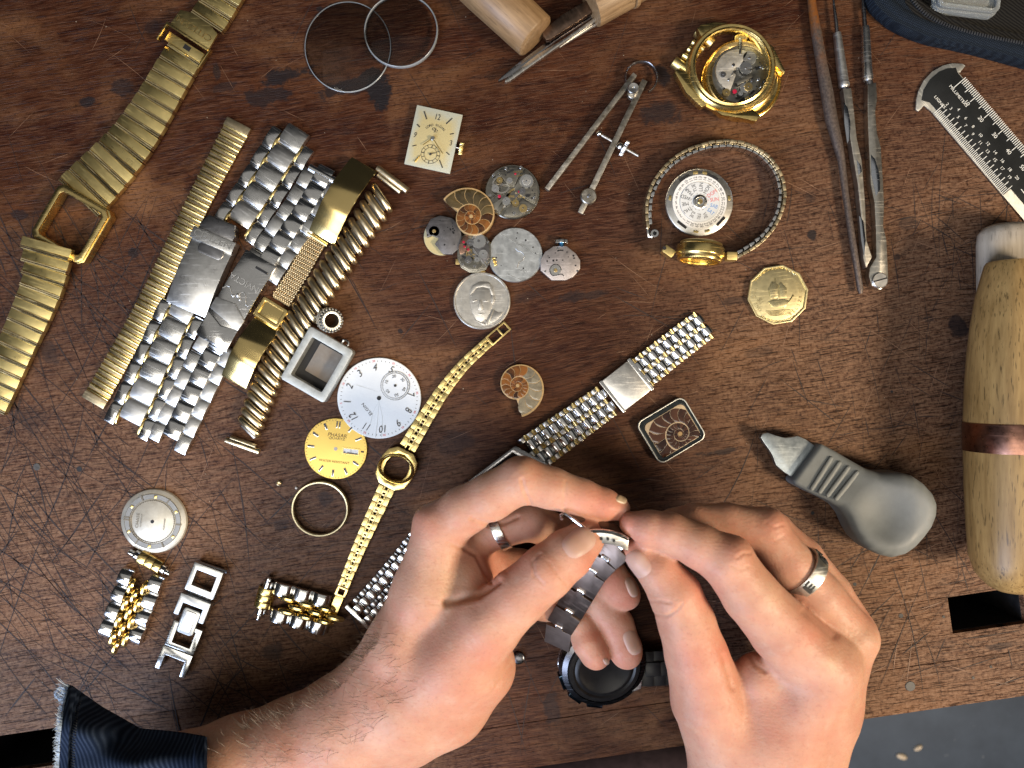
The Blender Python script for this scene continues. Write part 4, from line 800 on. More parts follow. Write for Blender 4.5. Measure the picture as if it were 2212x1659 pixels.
# ------------------------------------------------------------------ divider compass
T = thing('divider_compass', 'steel spring divider with screw-adjusted straight legs, lying open', 'divider', (1366, 196), 0, 14)
def dl(px, py): return L(T, px, py, 14)
def leg(p, q, w, z0, z1, nm='leg'): part(nm, B().bar(dl(*p), dl(*q), w, z0, z1), TOOLST, T, 1.2)
leg((1371, 162), (1181, 410), 11, 6, 20); leg((1392, 175), (1277, 412), 12.5, 6, 20)
x, y = dl(1181, 410)
part('pivot_disc', B().lathe([(12, 18), (12, 27), (10.5, 29), (3, 28), (2.5, 26), (0.01, 26)], 32, (0, 0)), STEELB, T); part('pivot_roller', B().disc(12, 4, 17, (1, -6), 32, 1), TOOLST, T)
cx, cy = dl(1385, 168); part('spring_ring', B().tube([(cx+34*math.cos(R(-62+i*10.3)), cy+34*math.sin(R(-62+i*10.3)), 13) for i in range(29)], [2.6]*29, 8, 2.6), STEELD, T)
p, q = dl(1289, 286), dl(1379, 337); part('adjusting_screw', B().tube([(*p, 14), (*q, 14)], 3, 10), TOOLST, T)
thr = B()
for i in range(14): u = 0.25+i*0.05; thr.ball((p[0]+(q[0]-p[0])*u, p[1]+(q[1]-p[1])*u, 14), 3.5, 8, 3, 1.0)
part('screw_thread', thr, TOOLST, T); part('screw_collar', B().ball((*dl(1294, 289), 14), 7, 12, 7), STEEL, T)
an = math.atan2(q[1]-p[1], q[0]-p[0]); x, y = dl(1349, 321); Mk = Matrix.Translation((x, y, 16)) @ Matrix.Rotation(an, 4, 'Z') @ Matrix.Rotation(PI/2, 4, 'Y')
part('knurled_nut', B().poly(gear(26, 15.5, 17), -4, 4).xf(Mk), STEELB, T, 0.3); part('nut_boss', B().ball((*dl(1339, 317), 15), 9.5, 16, 8), STEEL, T)
x, y = dl(1271, 425); part('foot_disc', B().disc(17, 5, 22, (x, y), 32, 2), TOOLST, T); part('foot_rivet', B().disc(4, 21, 23, (x, y), 14, 0.8), STEELD, T); part('foot_tip', B().bar((x, y), dl(1253, 461), 13, 7, 17), TOOLST, T, 3)
# ------------------------------------------------------------------ gold watch case with movement
T = thing('gold_case', 'round gold watch case with lugs and open bezel, resting over its movement', 'watch case', (1580, 146), 0, 34)
part('bezel', B().lathe([(77, 26), (84, 22), (92, 24), (93, 36), (88, 42), (83, 41), (79, 44), (77, 40)], 90, closed=True), GOLD, T, 0.4)
part('mid_case', B().lathe([(80, 12), (94, 14), (95, 26), (80, 26)], 90, closed=True), GOLDP, T, 0.5)
def lug(pts, z0, z1): part('lug', B().poly([L(T, *p, 36) for p in pts], z0, z1), GOLD, T, 3.5)
lug([(1515, 53), (1545, 48), (1585, 52), (1545, 72), (1520, 92), (1505, 62)], 14, 38); lug([(1457, 155), (1462, 148), (1488, 158), (1500, 190), (1530, 225), (1516, 232), (1482, 200)], 14, 36)
lug([(1542, 235), (1590, 244), (1628, 235), (1645, 250), (1634, 262), (1600, 254), (1560, 248)], 12, 34); lug([(1660, 90), (1672, 100), (1698, 152), (1695, 158), (1676, 142), (1666, 120)], 12, 34)
for (p, q, w0) in (((1524, 66), (1512, 80), 44), ((1506, 88), (1499, 98), 30), ((1496, 101), (1489, 112), 28), ((1486, 115), (1480, 125), 30), ((1476, 130), (1464, 146), 46)):
    x0, y0 = L(T, *p, 24); x1, y1 = L(T, *q, 24); a = math.atan2(y1-y0, x1-x0)-PI/2; part('end_link', archlink(w0, math.hypot(x1-x0, y1-y0)*1.25, 18, 8, 7).turn(a, (x0+x1)/2+6, (y0+y1)/2-4), GOLDB, T, 1)
T = thing('mounted_movement', 'gold case back holding a bare movement with crown, under the round gold case', 'case back', (1600, 178), 0, 4)
part('back_dish', B().lathe([(84, 0), (86, 2), (86, 9), (83, 11), (79, 7), (0.01, 5)], 80, (0, 0)), GOLDP, T, 0.4)
part('movement_ring', B().lathe([(62, 7), (76, 7), (77, 15), (72, 18), (64, 16)], 80, (-2, 10), closed=True), BRASS, T, 0.5)
part('main_plate', B().disc(62, 6, 14, (-3, 13), 64, 1), metal('mid_grey_plate', (0.33, 0.32, 0.29), 0.38, 0.2), T)  # plain grey base plate
part('bridge', B().poly([(p[0]-12, p[1]+18) for p in sect(8, 46, 60, 250)], 14, 20), metal('frosted_plate', (0.6, 0.59, 0.55), 0.45, 0.1), T, 1.2); part('bridge', B().poly([(p[0]-6, p[1]+16) for p in sect(20, 52, -60, 40)], 14, 18), NICKP, T, 1)
wheel(T, 6, 24, 19, 14, 26, STEEL, 'rotor_bearing'); wheel(T, 14, 46, 18, 15, 30, STEELB, 'ratchet_wheel'); wheel(T, 4, -18, 18, 11, 24, STEEL); part('jewel', B().disc(5, 19, 21, (-18, -26), 14, 0.8), RUBY, T); part('lever', B().bar((-14, -10), (18, 8), 9, 20, 22), NICKP, T, 1)
for x, y in ((-38, 46), (-30, 54), (-50, 0), (44, 26), (40, -14), (-40, -22), (22, -38), (30, 48), (-8, 58)): screw(T, x, y, 17, 3.6)
holes(T, 21, 26, 56, 18.2); clutter(T, 35, 52, 19.4, 22)
x, y = L(T, 1601, 82, 22); part('stem', B().tube([(x, y, 18), (x-1, y-34, 18)], 4, 10), STEELD, T); part('crown', B().poly(gear(24, 11.5, 12.8), -4.5, 4.5).xf(Matrix.Translation((x, y, 20)) @ Matrix.Rotation(PI/2, 4, 'X')), GOLDB, T, 0.3)
# ------------------------------------------------------------------ expansion bracelet standing on edge, with small gold watch
T = thing('ladies_watch', 'small gold watch on a looped gold and steel expansion band standing on edge', 'wristwatch', (1547, 432), 0, 30)
LP = [(1404, 492), (1394, 465), (1394, 438), (1405, 408), (1433, 358), (1482, 323), (1543, 305), (1601, 303), (1643, 318), (1668, 341), (1690, 374), (1699, 402), (1699, 428), (1690, 460), (1673, 494), (1655, 514), (1626, 536), (1590, 553)]
at, ln = path(T, [(*p, 1) for p in LP], 34)
PE = proto('outer_link', B().box(-3.2, 3.2, -7.2, 7.2, 0, 33), OLDGOLD, T, 1.0); PI_ = proto('inner_link', B().box(-3.6, 3.6, -6.6, 6.6, 4, 29), STEEL, T, 1.6)
n = int(ln/14.8)
for i in range(n):
    x, y, a, w = at((i+0.5)*ln/n); gx, gy = rot2(-3.8, 0, a); rep(PE, (x+gx, y+gy, 0), a, jit=0.02)
    x, y, a, w = at(min(ln, (i+1.0)*ln/n)); gx, gy = rot2(4.2, 0, a); rep(PI_, (x+gx, y+gy, 0), a, jit=0.02)
x, y = L(T, 1414, 504, 26); part('hook', B().tube([(*L(T, 1399, 490, 26), 20), (*L(T, 1403, 510, 26), 20), (*L(T, 1410, 512, 26), 20)], 5, 8).lathe([(4, 14), (8.5, 14), (8.5, 28), (4, 28)], 20, (x, y), closed=True), STEEL, T, 0.5); part('hook_hole', B().disc(4.2, 18, 19, (x, y), 14), BLACK, T)
cx, cy = L(T, 1508, 549, 30); Mh = Matrix.Translation((cx, cy, 46)) @ Matrix.Rotation(R(-7), 4, 'Z') @ Matrix.Rotation(PI/2, 4, 'X')
part('case', B().lathe([(0.01, -16), (44, -16), (49, -12), (50, 6), (46, 12), (0.01, 13)], 64).xf(Mh), GOLD, T, 1); part('bezel', B().lathe([(40, 12), (47, 11), (46, 17), (42, 20), (39, 18)], 64, closed=True).xf(Mh), GOLDP, T, 0.5); part('case_back', B().lathe([(44, -16), (43, -20), (38, -22), (0.01, -22)], 64).xf(Mh), GOLDB, T)
for p, q in (((1431, 538), (1452, 553)), ((1566, 555), (1588, 556))): part('lug', B().bar(L(T, *p, 40), L(T, *q, 40), 17, 32, 56), GOLDB, T, 2)
x, y = L(T, 1434, 537, 50); part('lug_hole', B().disc(4, 55, 56.6, (x, y), 12), BLACK, T)
# ------------------------------------------------------------------ day-date movement
T = thing('calendar_movement', 'round calendar movement with white day and date discs inside the looped band', 'watch movement', (1510, 437.5), 0, 10)
part('main_plate', B().lathe([(70, 0), (72, 3), (72, 12), (69, 14), (0.01, 13)], 80), metal('grey_movement_ring', (0.45, 0.45, 0.43), 0.4, 0.1), T)
WDISC = plain('date_disc_white', (0.68, 0.68, 0.66), 0.35, 0.05, bump=0); part('date_disc', B().ring(circ(58, 72), circ(43, 72), 12, 15.2), WDISC, T); part('day_disc', B().disc(42.4, 12, 16.6, n=72, b=0.4), plain('day_disc_white', (0.60, 0.62, 0.62), 0.3, 0.05, bump=0), T)
blk_ = B(); gd = B()
for a in (62, 122, 232, 318): a = R(a); blk_.add(*(lambda q: (q.v, q.f))(B().box(-12, 12, -2.8, 2.8, 13, 14.8).turn(a+PI/2, 61.5*math.cos(a), 61.5*math.sin(a))))
for a in (98, 80, 8, 172, 285, 263): a = R(a); gd.add(*(lambda q: (q.v, q.f))(B().box(-5, 5, -2.6, 2.6, 13, 15.4).turn(a+PI/2, 64*math.cos(a), 64*math.sin(a))))
part('slots', blk_, BLACK, T); part('gold_clips', gd, GOLDP, T, 0.5)
nb = B(); rb = B(); bb = B()
for d in range(1, 32): a = R(7-(d-20)*360/31); nb.text(str(d), 10.6, 50.5*math.cos(a), 50.5*math.sin(a), 14.9, a, 0, 0.5, 0.85)
for i, s in enumerate(('SUN', 'SAB', 'SAT', 'VIE', 'FRI', 'JUE', 'THU', 'MIE', 'WED', 'MAR', 'TUE', 'LUN', 'MON', 'DOM')):
    a = R(8-i*360/14); q = rb if s in ('SUN', 'DOM') else (bb if s[0:2] == 'SA' else nb); q.text(s, 11.4, 31.5*math.cos(a), 31.5*math.sin(a), 16.3, a, 0, 0.5, 0.86)
    a2 = a; q.text(('7', '6', '6', '5', '5', '4', '4', '3', '3', '2', '2', '1', '1', '7')[i], 4.5, 18*math.cos(a), 18*math.sin(a), 16.3, a, 0, 0.5)
part('date_print', nb, INK, T); part('red_day_print', rb, REDINK, T); part('blue_day_print', bb, BLUEINK, T)
part('center_boss', B().lathe([(15, 16), (15, 18), (11, 19), (10, 17.5), (5, 17.5), (5, 21), (0.01, 21)], 32), STEEL, T, 0.3); part('center_pin', B().disc(5.4, 17, 21.6, n=16, b=1), BRASS, T)
# ------------------------------------------------------------------ twelve-sided coin
T = thing('coin', 'many-sided brassy dollar coin with a sailing ship, right of centre', 'coin', (1679, 637), R(6), 6)
CG = metal('coin_brass', (0.72, 0.63, 0.36), 0.34, 0.10); dec = [(66*math.cos(R(36*k+3)), 65*math.sin(R(36*k+3))) for k in range(10)]
part('coin_body', B().poly(dec, 0, 8), CG, T, 1.2); part('rim', B().ring(dec, [(x*0.94, y*0.94) for x, y in dec], 7, 10), CG, T, 0.7)
tx = B()
for i, c in enumerate('ONE DOLLAR'): a = R(214-i*9.0); tx.text(c, 9.5, 50*math.cos(a), 50*math.sin(a), 7.9, a-PI/2, 0, 0.8)
for i, c in enumerate('BELIZE'): a = R(-62+i*10); tx.text(c, 9.5, 50*math.cos(a), 50*math.sin(a), 7.9, a+PI/2, 0, 0.8)
for i, c in enumerate('2007'): a = R(2+i*8); tx.text(c, 8.5, 50*math.cos(a), 50*math.sin(a), 7.9, a+PI/2, 0, 0.8)
tx.text('$1', 15, -38, -10, 7.9, R(-62), 0, 0.8); part('lettering', tx, CG, T)
sh = B().poly([(-22, -14), (-14, -26), (12, -28), (24, -16), (16, -12), (-10, -10)], 7, 10.5); sh.poly([(-16, -8), (-2, -6), (2, 22), (-8, 30), (-18, 14)], 7, 10).poly([(4, -6), (18, -8), (20, 12), (10, 26), (4, 20)], 7, 10).tube([(0, -14, 9), (-2, 36, 9)], 1.2, 5).tube([(24, -16, 9), (34, -4, 9)], 1, 5)
for i in range(5): sh.tube([(-30+i*2, -32-i*2.6, 8), (-10, -34-i*2.6, 9), (10, -33-i*2.6, 8.2), (30-i*3, -36-i*2.6, 8)], 0.8, 4)
part('ship_relief', sh, CG, T, 0.7); wv = B()
for s0 in (0, PI): wv.tube([(57.5*math.cos(R(a))+1.6*math.cos(a*0.35+s0)*math.cos(R(a)), 57*math.sin(R(a))+1.6*math.cos(a*0.35+s0)*math.sin(R(a)), 8.2) for a in range(40, 145, 3)], 0.6, 4).tube([(57.5*math.cos(R(a))+1.6*math.cos(a*0.35+s0)*math.cos(R(a)), 57*math.sin(R(a))+1.6*math.cos(a*0.35+s0)*math.sin(R(a)), 8.2) for a in range(225, 305, 3)], 0.6, 4)
part('rope_border', wv, CG, T)
# ------------------------------------------------------------------ two-tone steel and gold beaded watch, passing under the hand
T = thing('steel_watch', 'steel watch with woven two-tone bracelet and plain clasp, half hidden under the left hand', 'wristwatch', (1345, 832), 0, 10)
PW = proto('wide_link', archlink(17.5, 20.5, 9, 2, 7), STEEL, T, 0.5); PD = proto('bead_link', archlink(9.5, 18.5, 11, 2, 8, 0.9), STEELB, T, 1.2); PGd = proto('gold_pin', B().tube([(-5, 0, 9), (5, 0, 9)], 3, 8), GOLDP, T)
def woven(pts, gold=True, p=20.6, z=0):
    at, ln = path(T, pts, 10); s = p*0.5
    while s < ln:
        x, y, a, w = at(s); f = w/70
        for c in (-14.6, 14.6): gx, gy = rot2(c*f, 0, a); rep(PW, (x+gx, y+gy, z), a, (f*1.02, 1, 1), 0.03)
        x, y, a, w = at(min(ln, s+p/2))
        for c in (-29.5, 0, 29.5): gx, gy = rot2(c*f, 0, a); rep(PD, (x+gx, y+gy, z), a, (f, 1, 1), 0.03)
        if gold:
            x, y, a, w = at(s)
            for c in (-29.5, 0, 29.5): gx, gy = rot2(c*f, 0, a); rep(PGd, (x+gx, y+gy, z), a, (f*1.1, 1, 1))
        s += p
    return at, ln
woven([(1528, 696, 69), (1460, 747, 71), (1384, 808, 74)]); woven([(1318, 860, 74), (1240, 916, 80), (1146, 983, 86)]); woven([(778, 1335, 78), (850, 1262, 84), (900, 1200, 86), (940, 1150, 88)], False, 21)
x0, y0 = L(T, 1384, 808, 12); x1, y1 = L(T, 1322, 857, 12); a = math.atan2(y1-y0, x1-x0)-PI/2; l = math.hypot(x1-x0, y1-y0)
part('clasp', B().extr([(0, 3), (l, 3), (l, 15), (l*0.7, 18), (l*0.3, 18), (0, 15)], -40, 40).turn(a, x0, y0), STEELB, T, 1.5); part('clasp_rim', B().box(-42, 42, l-4, l+3, 2, 17).box(-42, 42, -3, 5, 2, 17).turn(a, x0, y0), STEEL, T, 1)
x, y = L(T, 778, 1335, 10); part('end_bar', B().box(-40, 40, -6, 2, 3, 12).turn(at2(0)[2]*0+R(-45), x, y), STEEL, T, 1)
q = [L(T, *p, 26) for p in ((1112, 962), (1186, 1003), (1080, 1110), (988, 1056))]; c = (sum(p[0] for p in q)/4, sum(p[1] for p in q)/4)
part('case', B().ring(q, [(c[0]+(x-c[0])*0.78, c[1]+(y-c[1])*0.78) for x, y in q], 4, 34), STEELD, T, 5); part('crystal', B().poly([(c[0]+(x-c[0])*0.77, c[1]+(y-c[1])*0.77) for x, y in q], 8, 28), plain('black_dial_glass', (0.008, 0.009, 0.01), 0.06, 0.1, bump=0), T)
# ------------------------------------------------------------------ rusty rod and ruling compass at the right
T = thing('rusty_rod', 'brown rusted iron scriber rod, leftmost of the long tools on the right', 'scriber', (1800, 300), 0, 14)
pp = [(1750, -30, 8), (1755, 20, 9), (1763, 70, 11), (1775, 140, 11.5), (1786, 200, 13), (1796, 260, 13), (1808, 306, 11), (1817, 345, 8), (1826, 420, 7), (1842, 525, 7), (1858, 626, 6.6), (1859, 634, 4)]
b = B().tube([(*L(T, p[0], p[1], 13), 13) for p in pp], [p[2] for p in pp], 14, 0.85)
t = NT('rust_patches'); v = t.coord(); n = t.noise(v, 120, 6, 0.7); n2 = t.noise(v, 900, 5, 0.7); sp = t.add('ShaderNodeSeparateXYZ', {0: v}).outputs[1]
c = t.mix(t.ramp(n2, 0.3, 0.7), (0.045, 0.034, 0.03, 1), (0.16, 0.125, 0.105, 1)); c = t.mix(t.math('MULTIPLY', t.ramp(n, 0.42, 0.6), t.ramp(sp, 0.025, 0.045)), c, (0.25, 0.09, 0.02, 1)); t.bump(n2, 0.5); part('rod', b, t.out(col=c, rough=0.5, metal=0.5), T, ang=70)
T = thing('ruling_compass', 'steel hinged compass with two faceted legs and needle points, right of the rusty rod', 'compass', (1890, 400), 0, 12)
def rod(nm, pp, mat, sq=0.9, n=10): part(nm, B().tube([(*L(T, p[0], p[1], 12), 12) for p in pp], [p[2] for p in pp], n, sq), mat, T, ang=40)
rod('needle', [(1798, -20, 1.5), (1802, 20, 3.2), (1806, 50, 4.2), (1808, 74, 4)], STEELD); rod('ferrule', [(1808, 72, 8), (1818, 150, 10.5), (1822, 178, 10.5), (1823, 184, 11.8), (1824, 189, 10)], STEELB, 1, 18); rod('neck', [(1823, 186, 8), (1826, 198, 8)], STEELD)
rod('needle', [(1860, -30, 2), (1864, 10, 4.5), (1868, 58, 4.8)], STEELD); rod('ferrule', [(1868, 58, 8), (1869, 66, 9), (1873, 150, 10.5), (1874, 166, 11.5), (1876, 174, 10)], STEELB, 1, 18); rod('neck', [(1876, 172, 8), (1879, 186, 8)], STEELD)
def fleg(pl, z0=3, z1=22): part('leg', B().poly([L(T, *p, 16) for p in pl], z0, z1), metal('worn_nickel', (0.62, 0.60, 0.54), 0.34, 0.14), T, 2.2)
fleg([(1818, 194), (1836, 192), (1842, 240), (1848, 300), (1859, 350), (1866, 440), (1869, 520), (1881, 556), (1868, 580), (1862, 560), (1858, 480), (1850, 400), (1838, 330), (1826, 250)])
fleg([(1871, 184), (1890, 180), (1892, 215), (1888, 245), (1892, 290), (1900, 320), (1905, 400), (1907, 450), (1905, 490), (1912, 520), (1916, 600), (1912, 618), (1897, 627), (1880, 618), (1874, 598), (1876, 580), (1890, 556), (1889, 500), (1886, 440), (1878, 400), (1875, 340), (1872, 280), (1871, 230)])
BLF = metal('bevel_facet', (0.62, 0.66, 0.72), 0.14, 0.05)
def facet(pl, z=22): part('bevel_facet', B().poly([L(T, *p, 18) for p in pl], z-1, z+0.5), BLF, T, 0.4)
facet([(1820, 222), (1829, 234), (1835, 265), (1834, 300), (1828, 312), (1822, 270)]); facet([(1848, 345), (1858, 360), (1860, 372), (1852, 380)]); facet([(1879, 335), (1888, 345), (1897, 375), (1899, 410), (1890, 425), (1880, 380)]); facet([(1853, 466), (1863, 478), (1868, 520), (1864, 555), (1858, 520)])
x, y = L(T, 1896, 607, 16); part('hinge_screw', B().disc(17, 20, 27, (x, y), 32, 2), STEELB, T); part('screw_slot', B().bar((x-14, y-3), (x+14, y+5), 3, 26, 27.5), BLACK, T)
# ------------------------------------------------------------------ black gauge ruler
T = thing('gauge_ruler', 'black enamelled steel watch gauge ruler with white millimetre and ligne scales', 'ruler', (2011, 242), ang((2011, 242), (2159, 415)), 4)
RB = plain('black_enamel', (0.014, 0.015, 0.015), 0.28, 0.3, 60, 0.03); RW = metal('ruler_bare_steel', (0.62, 0.63, 0.60), 0.42, 0.1); HWt = plain('scale_white', (0.72, 0.73, 0.68), 0.5, 0.05, bump=0)
W_ = 106; hd = [L(T, *p, 4) for p in ((2013, 243), (1996, 228), (1983, 241), (1978, 238), (1979, 215), (1984, 196), (1995, 174), (2013, 155), (2036, 142), (2056, 137), (2078, 138), (2085, 142), (2073, 157), (2069, 156))]
part('blade', B().poly(hd+[(0, W_), (520, W_), (520, 0)] if False else [(520, 0)]+hd+[(520, W_)], 1, 4.5), RW, T, 0.6)
hk = [L(T, *p, 4) for p in ((2018, 234), (2007, 222), (1990, 217), (1994, 195), (2008, 172), (2028, 155), (2046, 148), (2064, 147), (2068, 158))]
part('enamel_face', B().poly([(237, 2)]+hk+[(500, W_-1.5), (500, 22), (237, 22)], 4.3, 5.2), RB, T, 0.2)
sc = B()
for i in range(0, 62):
    x = -22+i*4.6+14; l = 22 if i % 5 == 0 else 15
    if i % 10 == 0: l = 27
    if i == 0: l = 34
    sc.box(x-0.75, x+0.75, W_-2-l, W_-2.2, 4.9, 5.7)
    if i % 10 == 0 and i: sc.text(str(i), 12.5, x-3, W_-36, 5.3, -0.06, 0, 0.35, 1.05)
for i in range(0, 58):
    x = 6+i*4.0; l = 26 if i % 3 == 0 else 15
    sc.box(x-0.7, x+0.7, 2.2, 2+l, 4.9, 5.7)
for i, nn in enumerate(range(2, 21)):
    x = 8+i*12.1; up = i % 2 == 0 and i > 0; sc.text(str(nn), 9.5, x+2, 36 if (i % 2 == 1 or i == 0) else 47, 5.3, 0.0, 0, 0.35, 1.0)
sc.text('MILLIMETERS', 9.2, 12, 66, 5.3, -0.02, 0, 0.35, 1.12).text('LIGNES', 9.2, -4, 27, 5.3, 0, 0, 0.35, 1.15).text('Watc', 30, 290, 48, 5.3, 0.12, 0.25, 0.35, 1.0); sc.bar((252, 38), (340, 36), 1.6, 5, 5.7)
part('scale_print', sc, HWt, T)
# ------------------------------------------------------------------ volume modelling: smooth-blended solids to one continuous mesh
def smin(a, b, k):
    h = np.clip(0.5+0.5*(b-a)/k, 0, 1); return b*(1-h)+a*h-k*h*(1-h)
class Vol:
    def __init__(s, lo, hi, h):
        s.lo = np.array(lo, np.float32); s.h = h; s.n = [int((b-a)/h)+2 for a, b in zip(lo, hi)]
        s.ax = [s.lo[i]+h*np.arange(s.n[i], dtype=np.float32) for i in range(3)]
    def new(s): return np.full(s.n, 200.0, np.float32)
    def cone(s, F, p, q, r0, r1, k):
        m = max(r0, r1)+38; sl = []
        for i in range(3):
            a = int((min(p[i], q[i])-m-s.lo[i])/s.h); b = int((max(p[i], q[i])+m-s.lo[i])/s.h)+2
            a = max(0, min(s.n[i], a)); b = max(0, min(s.n[i], b))
            if b <= a: return
            sl.append(slice(a, b))
        X = s.ax[0][sl[0]][:, None, None]; Y = s.ax[1][sl[1]][None, :, None]; Z = s.ax[2][sl[2]][None, None, :]
        d = [q[i]-p[i] for i in range(3)]; L2 = sum(x*x for x in d) or 1e-6
        t = np.clip(((X-p[0])*d[0]+(Y-p[1])*d[1]+(Z-p[2])*d[2])/L2, 0, 1)
        D = np.sqrt((X-p[0]-t*d[0])**2+(Y-p[1]-t*d[1])**2+(Z-p[2]-t*d[2])**2)-(r0+(r1-r0)*t)
        F[tuple(sl)] = smin(F[tuple(sl)], D, k)
    def nets(s, F):
        S_ = F < 0; n = np.array(s.n)-1; c = np.zeros(n, np.int8)
        for i in (0, 1):
            for j in (0, 1):
                for k in (0, 1): c += S_[i:n[0]+i, j:n[1]+j, k:n[2]+k]
        act = (c > 0) & (c < 8); I = np.argwhere(act); idx = np.full(n, -1, np.int64); idx[act] = np.arange(len(I))
        acc = np.zeros((len(I), 3)); cnt = np.zeros(len(I))
        for axis in range(3):
            o1, o2 = [a for a in range(3) if a != axis]
            for u in (0, 1):
                for v in (0, 1):
                    A = I.copy(); A[:, o1] += u; A[:, o2] += v; Bq = A.copy(); Bq[:, axis] += 1
                    fa = F[A[:, 0], A[:, 1], A[:, 2]]; fb = F[Bq[:, 0], Bq[:, 1], Bq[:, 2]]; m = (fa < 0) != (fb < 0)
                    t = np.where(m, fa/np.where(m, fa-fb, 1), 0); p = A.astype(float); p[:, axis] += t; acc[m] += p[m]; cnt[m] += 1
        V = s.lo+s.h*(acc/cnt[:, None]); Q = []
        for axis in range(3):
            o1, o2 = [(1, 2), (2, 0), (0, 1)][axis]; sa = [slice(1, x-1) for x in s.n]; sb = list(sa)
            sa[axis] = slice(0, s.n[axis]-1); sb[axis] = slice(1, s.n[axis]); A = S_[tuple(sa)]; Bq = S_[tuple(sb)]
            E = np.argwhere(A != Bq)
            if not len(E): continue
            flip = ~A[E[:, 0], E[:, 1], E[:, 2]]; E = E+1; E[:, axis] -= 1
            def cell(u, v): C = E.copy(); C[:, o1] -= u; C[:, o2] -= v; return idx[C[:, 0], C[:, 1], C[:, 2]]
            q = np.stack([cell(1, 1), cell(0, 1), cell(0, 0), cell(1, 0)], 1); q[flip] = q[flip][:, ::-1]; Q.append(q[(q >= 0).all(1)])
        return V, np.concatenate(Q)
def relax(V, Q, it, f=0.5):
    for _ in range(it):
        a = np.zeros_like(V); c = np.zeros(len(V))
        for i in range(4):
            np.add.at(a, Q[:, i], V[Q[:, (i+1) % 4]]+V[Q[:, i-1]]); np.add.at(c, Q[:, i], 2)
        V = V*(1-f)+f*a/np.maximum(c, 1)[:, None]
    return V
def vnorm(V, Q):
    n = np.cross(V[Q[:, 2]]-V[Q[:, 0]], V[Q[:, 3]]-V[Q[:, 1]]); N = np.zeros_like(V)
    for i in range(4): np.add.at(N, Q[:, i], n)
    return N/np.maximum(np.linalg.norm(N, axis=1), 1e-9)[:, None]
def volmesh(name, V, Q, mat, off=(0, 0, 0), attr=None):
    me = bpy.data.meshes.new(name); nv, nf = len(V), len(Q); me.vertices.add(nv); me.vertices.foreach_set('co', ((V-np.array(off))*K).astype(np.float32).ravel())
    me.loops.add(nf*4); me.loops.foreach_set('vertex_index', Q.astype(np.int32).ravel()); me.polygons.add(nf)
    me.polygons.foreach_set('loop_start', np.arange(0, nf*4, 4, dtype=np.int32)); me.polygons.foreach_set('loop_total', np.full(nf, 4, np.int32)); me.update(calc_edges=True)
    me.polygons.foreach_set('use_smooth', [True]*nf); me.materials.append(mat)
    if attr is not None:
        ca = me.color_attributes.new('flush', 'FLOAT_COLOR', 'POINT'); ca.data.foreach_set('color', np.concatenate([attr, np.ones((nv, 1))], 1).astype(np.float32).ravel())
    return me
def polysdf(X, Y, pts):
    d = np.full(X.shape, 1e9); s = np.ones(X.shape); n = len(pts)
    for i in range(n):
        ax, ay = pts[i]; bx, by = pts[i-1]; ex, ey = bx-ax, by-ay; wx, wy = X-ax, Y-ay
        t = np.clip((wx*ex+wy*ey)/(ex*ex+ey*ey), 0, 1); d = np.minimum(d, (wx-ex*t)**2+(wy-ey*t)**2)
        c1 = Y >= ay; c2 = Y < by; c3 = ex*wy > ey*wx; s = np.where((c1 & c2 & c3) | (~c1 & ~c2 & ~c3), -s, s)
    return s*np.sqrt(d)
# ------------------------------------------------------------------ grey case opener
T = thing('case_opener', 'grey rubber-handled case opener knife with short steel blade', 'case knife', (1850, 1060), 0, 55)
RUB = plain('grey_rubber', (0.16, 0.176, 0.18), 0.60, 0.12, 160, 0.14)
hp = [(1772, 957), (1800, 972), (1832, 992), (1860, 1009), (1885, 1017), (1929, 1017), (1952, 1023), (1975, 1039), (1994, 1060), (2003, 1082), (2002, 1106), (1992, 1132), (1976, 1154), (1956, 1176), (1936, 1190), (1908, 1197), (1882, 1191), (1858, 1178), (1840, 1160), (1828, 1138), (1818, 1112), (1804, 1093), (1780, 1078), (1745, 1062), (1716, 1046), (1712, 1038)]
pw = [L(T, *p, 52) for p in hp]; vl = Vol((-150, -160, -4), (160, 120, 124), 2.6)
X, Y = np.meshgrid(vl.ax[0], vl.ax[1], indexing='ij'); d2 = polysdf(X, Y, pw)
ux, uy = L(T, 1740, 1000, 52); wx, wy = L(T, 1930, 1120, 52); tt = np.clip(((X-ux)*(wx-ux)+(Y-uy)*(wy-uy))/((wx-ux)**2+(wy-uy)**2), 0, 1); tt = tt*tt*(3-2*tt)
hh = 56+56*tt; RR = (9+27*tt)[:, :, None]; zc = (hh/2)[:, :, None]; Z = vl.ax[2][None, None, :]
F = np.sqrt(np.maximum(d2[:, :, None]+RR, 0)**2+np.maximum(np.abs(Z-zc)-(zc-RR), 0)**2)-RR
dx, dy = L(T, 1868, 1098, 52); dd = 95-np.sqrt((X[:, :, None]-dx)**2+(Y[:, :, None]-dy)**2+(Z-182)**2); F = -smin(-F, -dd, 16)
V, Q = vl.nets(F.astype(np.float32)); V = relax(V, Q, 3); place('handle', volmesh('handle', V, Q, RUB), T)
gx0, gy0 = L(T, 1788, 978, 56); gx1, gy1 = L(T, 1738, 1050, 56)
for i in range(4):
    a0 = L(T, 1797+i*16.3-0.0, 991+i*9.6, 66); a1 = L(T, 1756+i*15.2, 1056+i*6.5, 66); gx, gy = (a0[0]+a1[0])/2, (a0[1]+a1[1])/2; gt = ((gx-ux)*(wx-ux)+(gy-uy)*(wy-uy))/((wx-ux)**2+(wy-uy)**2); gt = max(0, min(1, gt)); gz = 56+56*gt*gt*(3-2*gt)+0.6; part('grip_ridge', B().tube([(*a0, gz), (gx, gy, gz+0.4), (*a1, gz)], [5, 5.6, 5], 12, 0.6).ball((*a0, gz), 5, 10, 6, 0.6).ball((*a1, gz), 5, 10, 6, 0.6), RUB, T, ang=70)
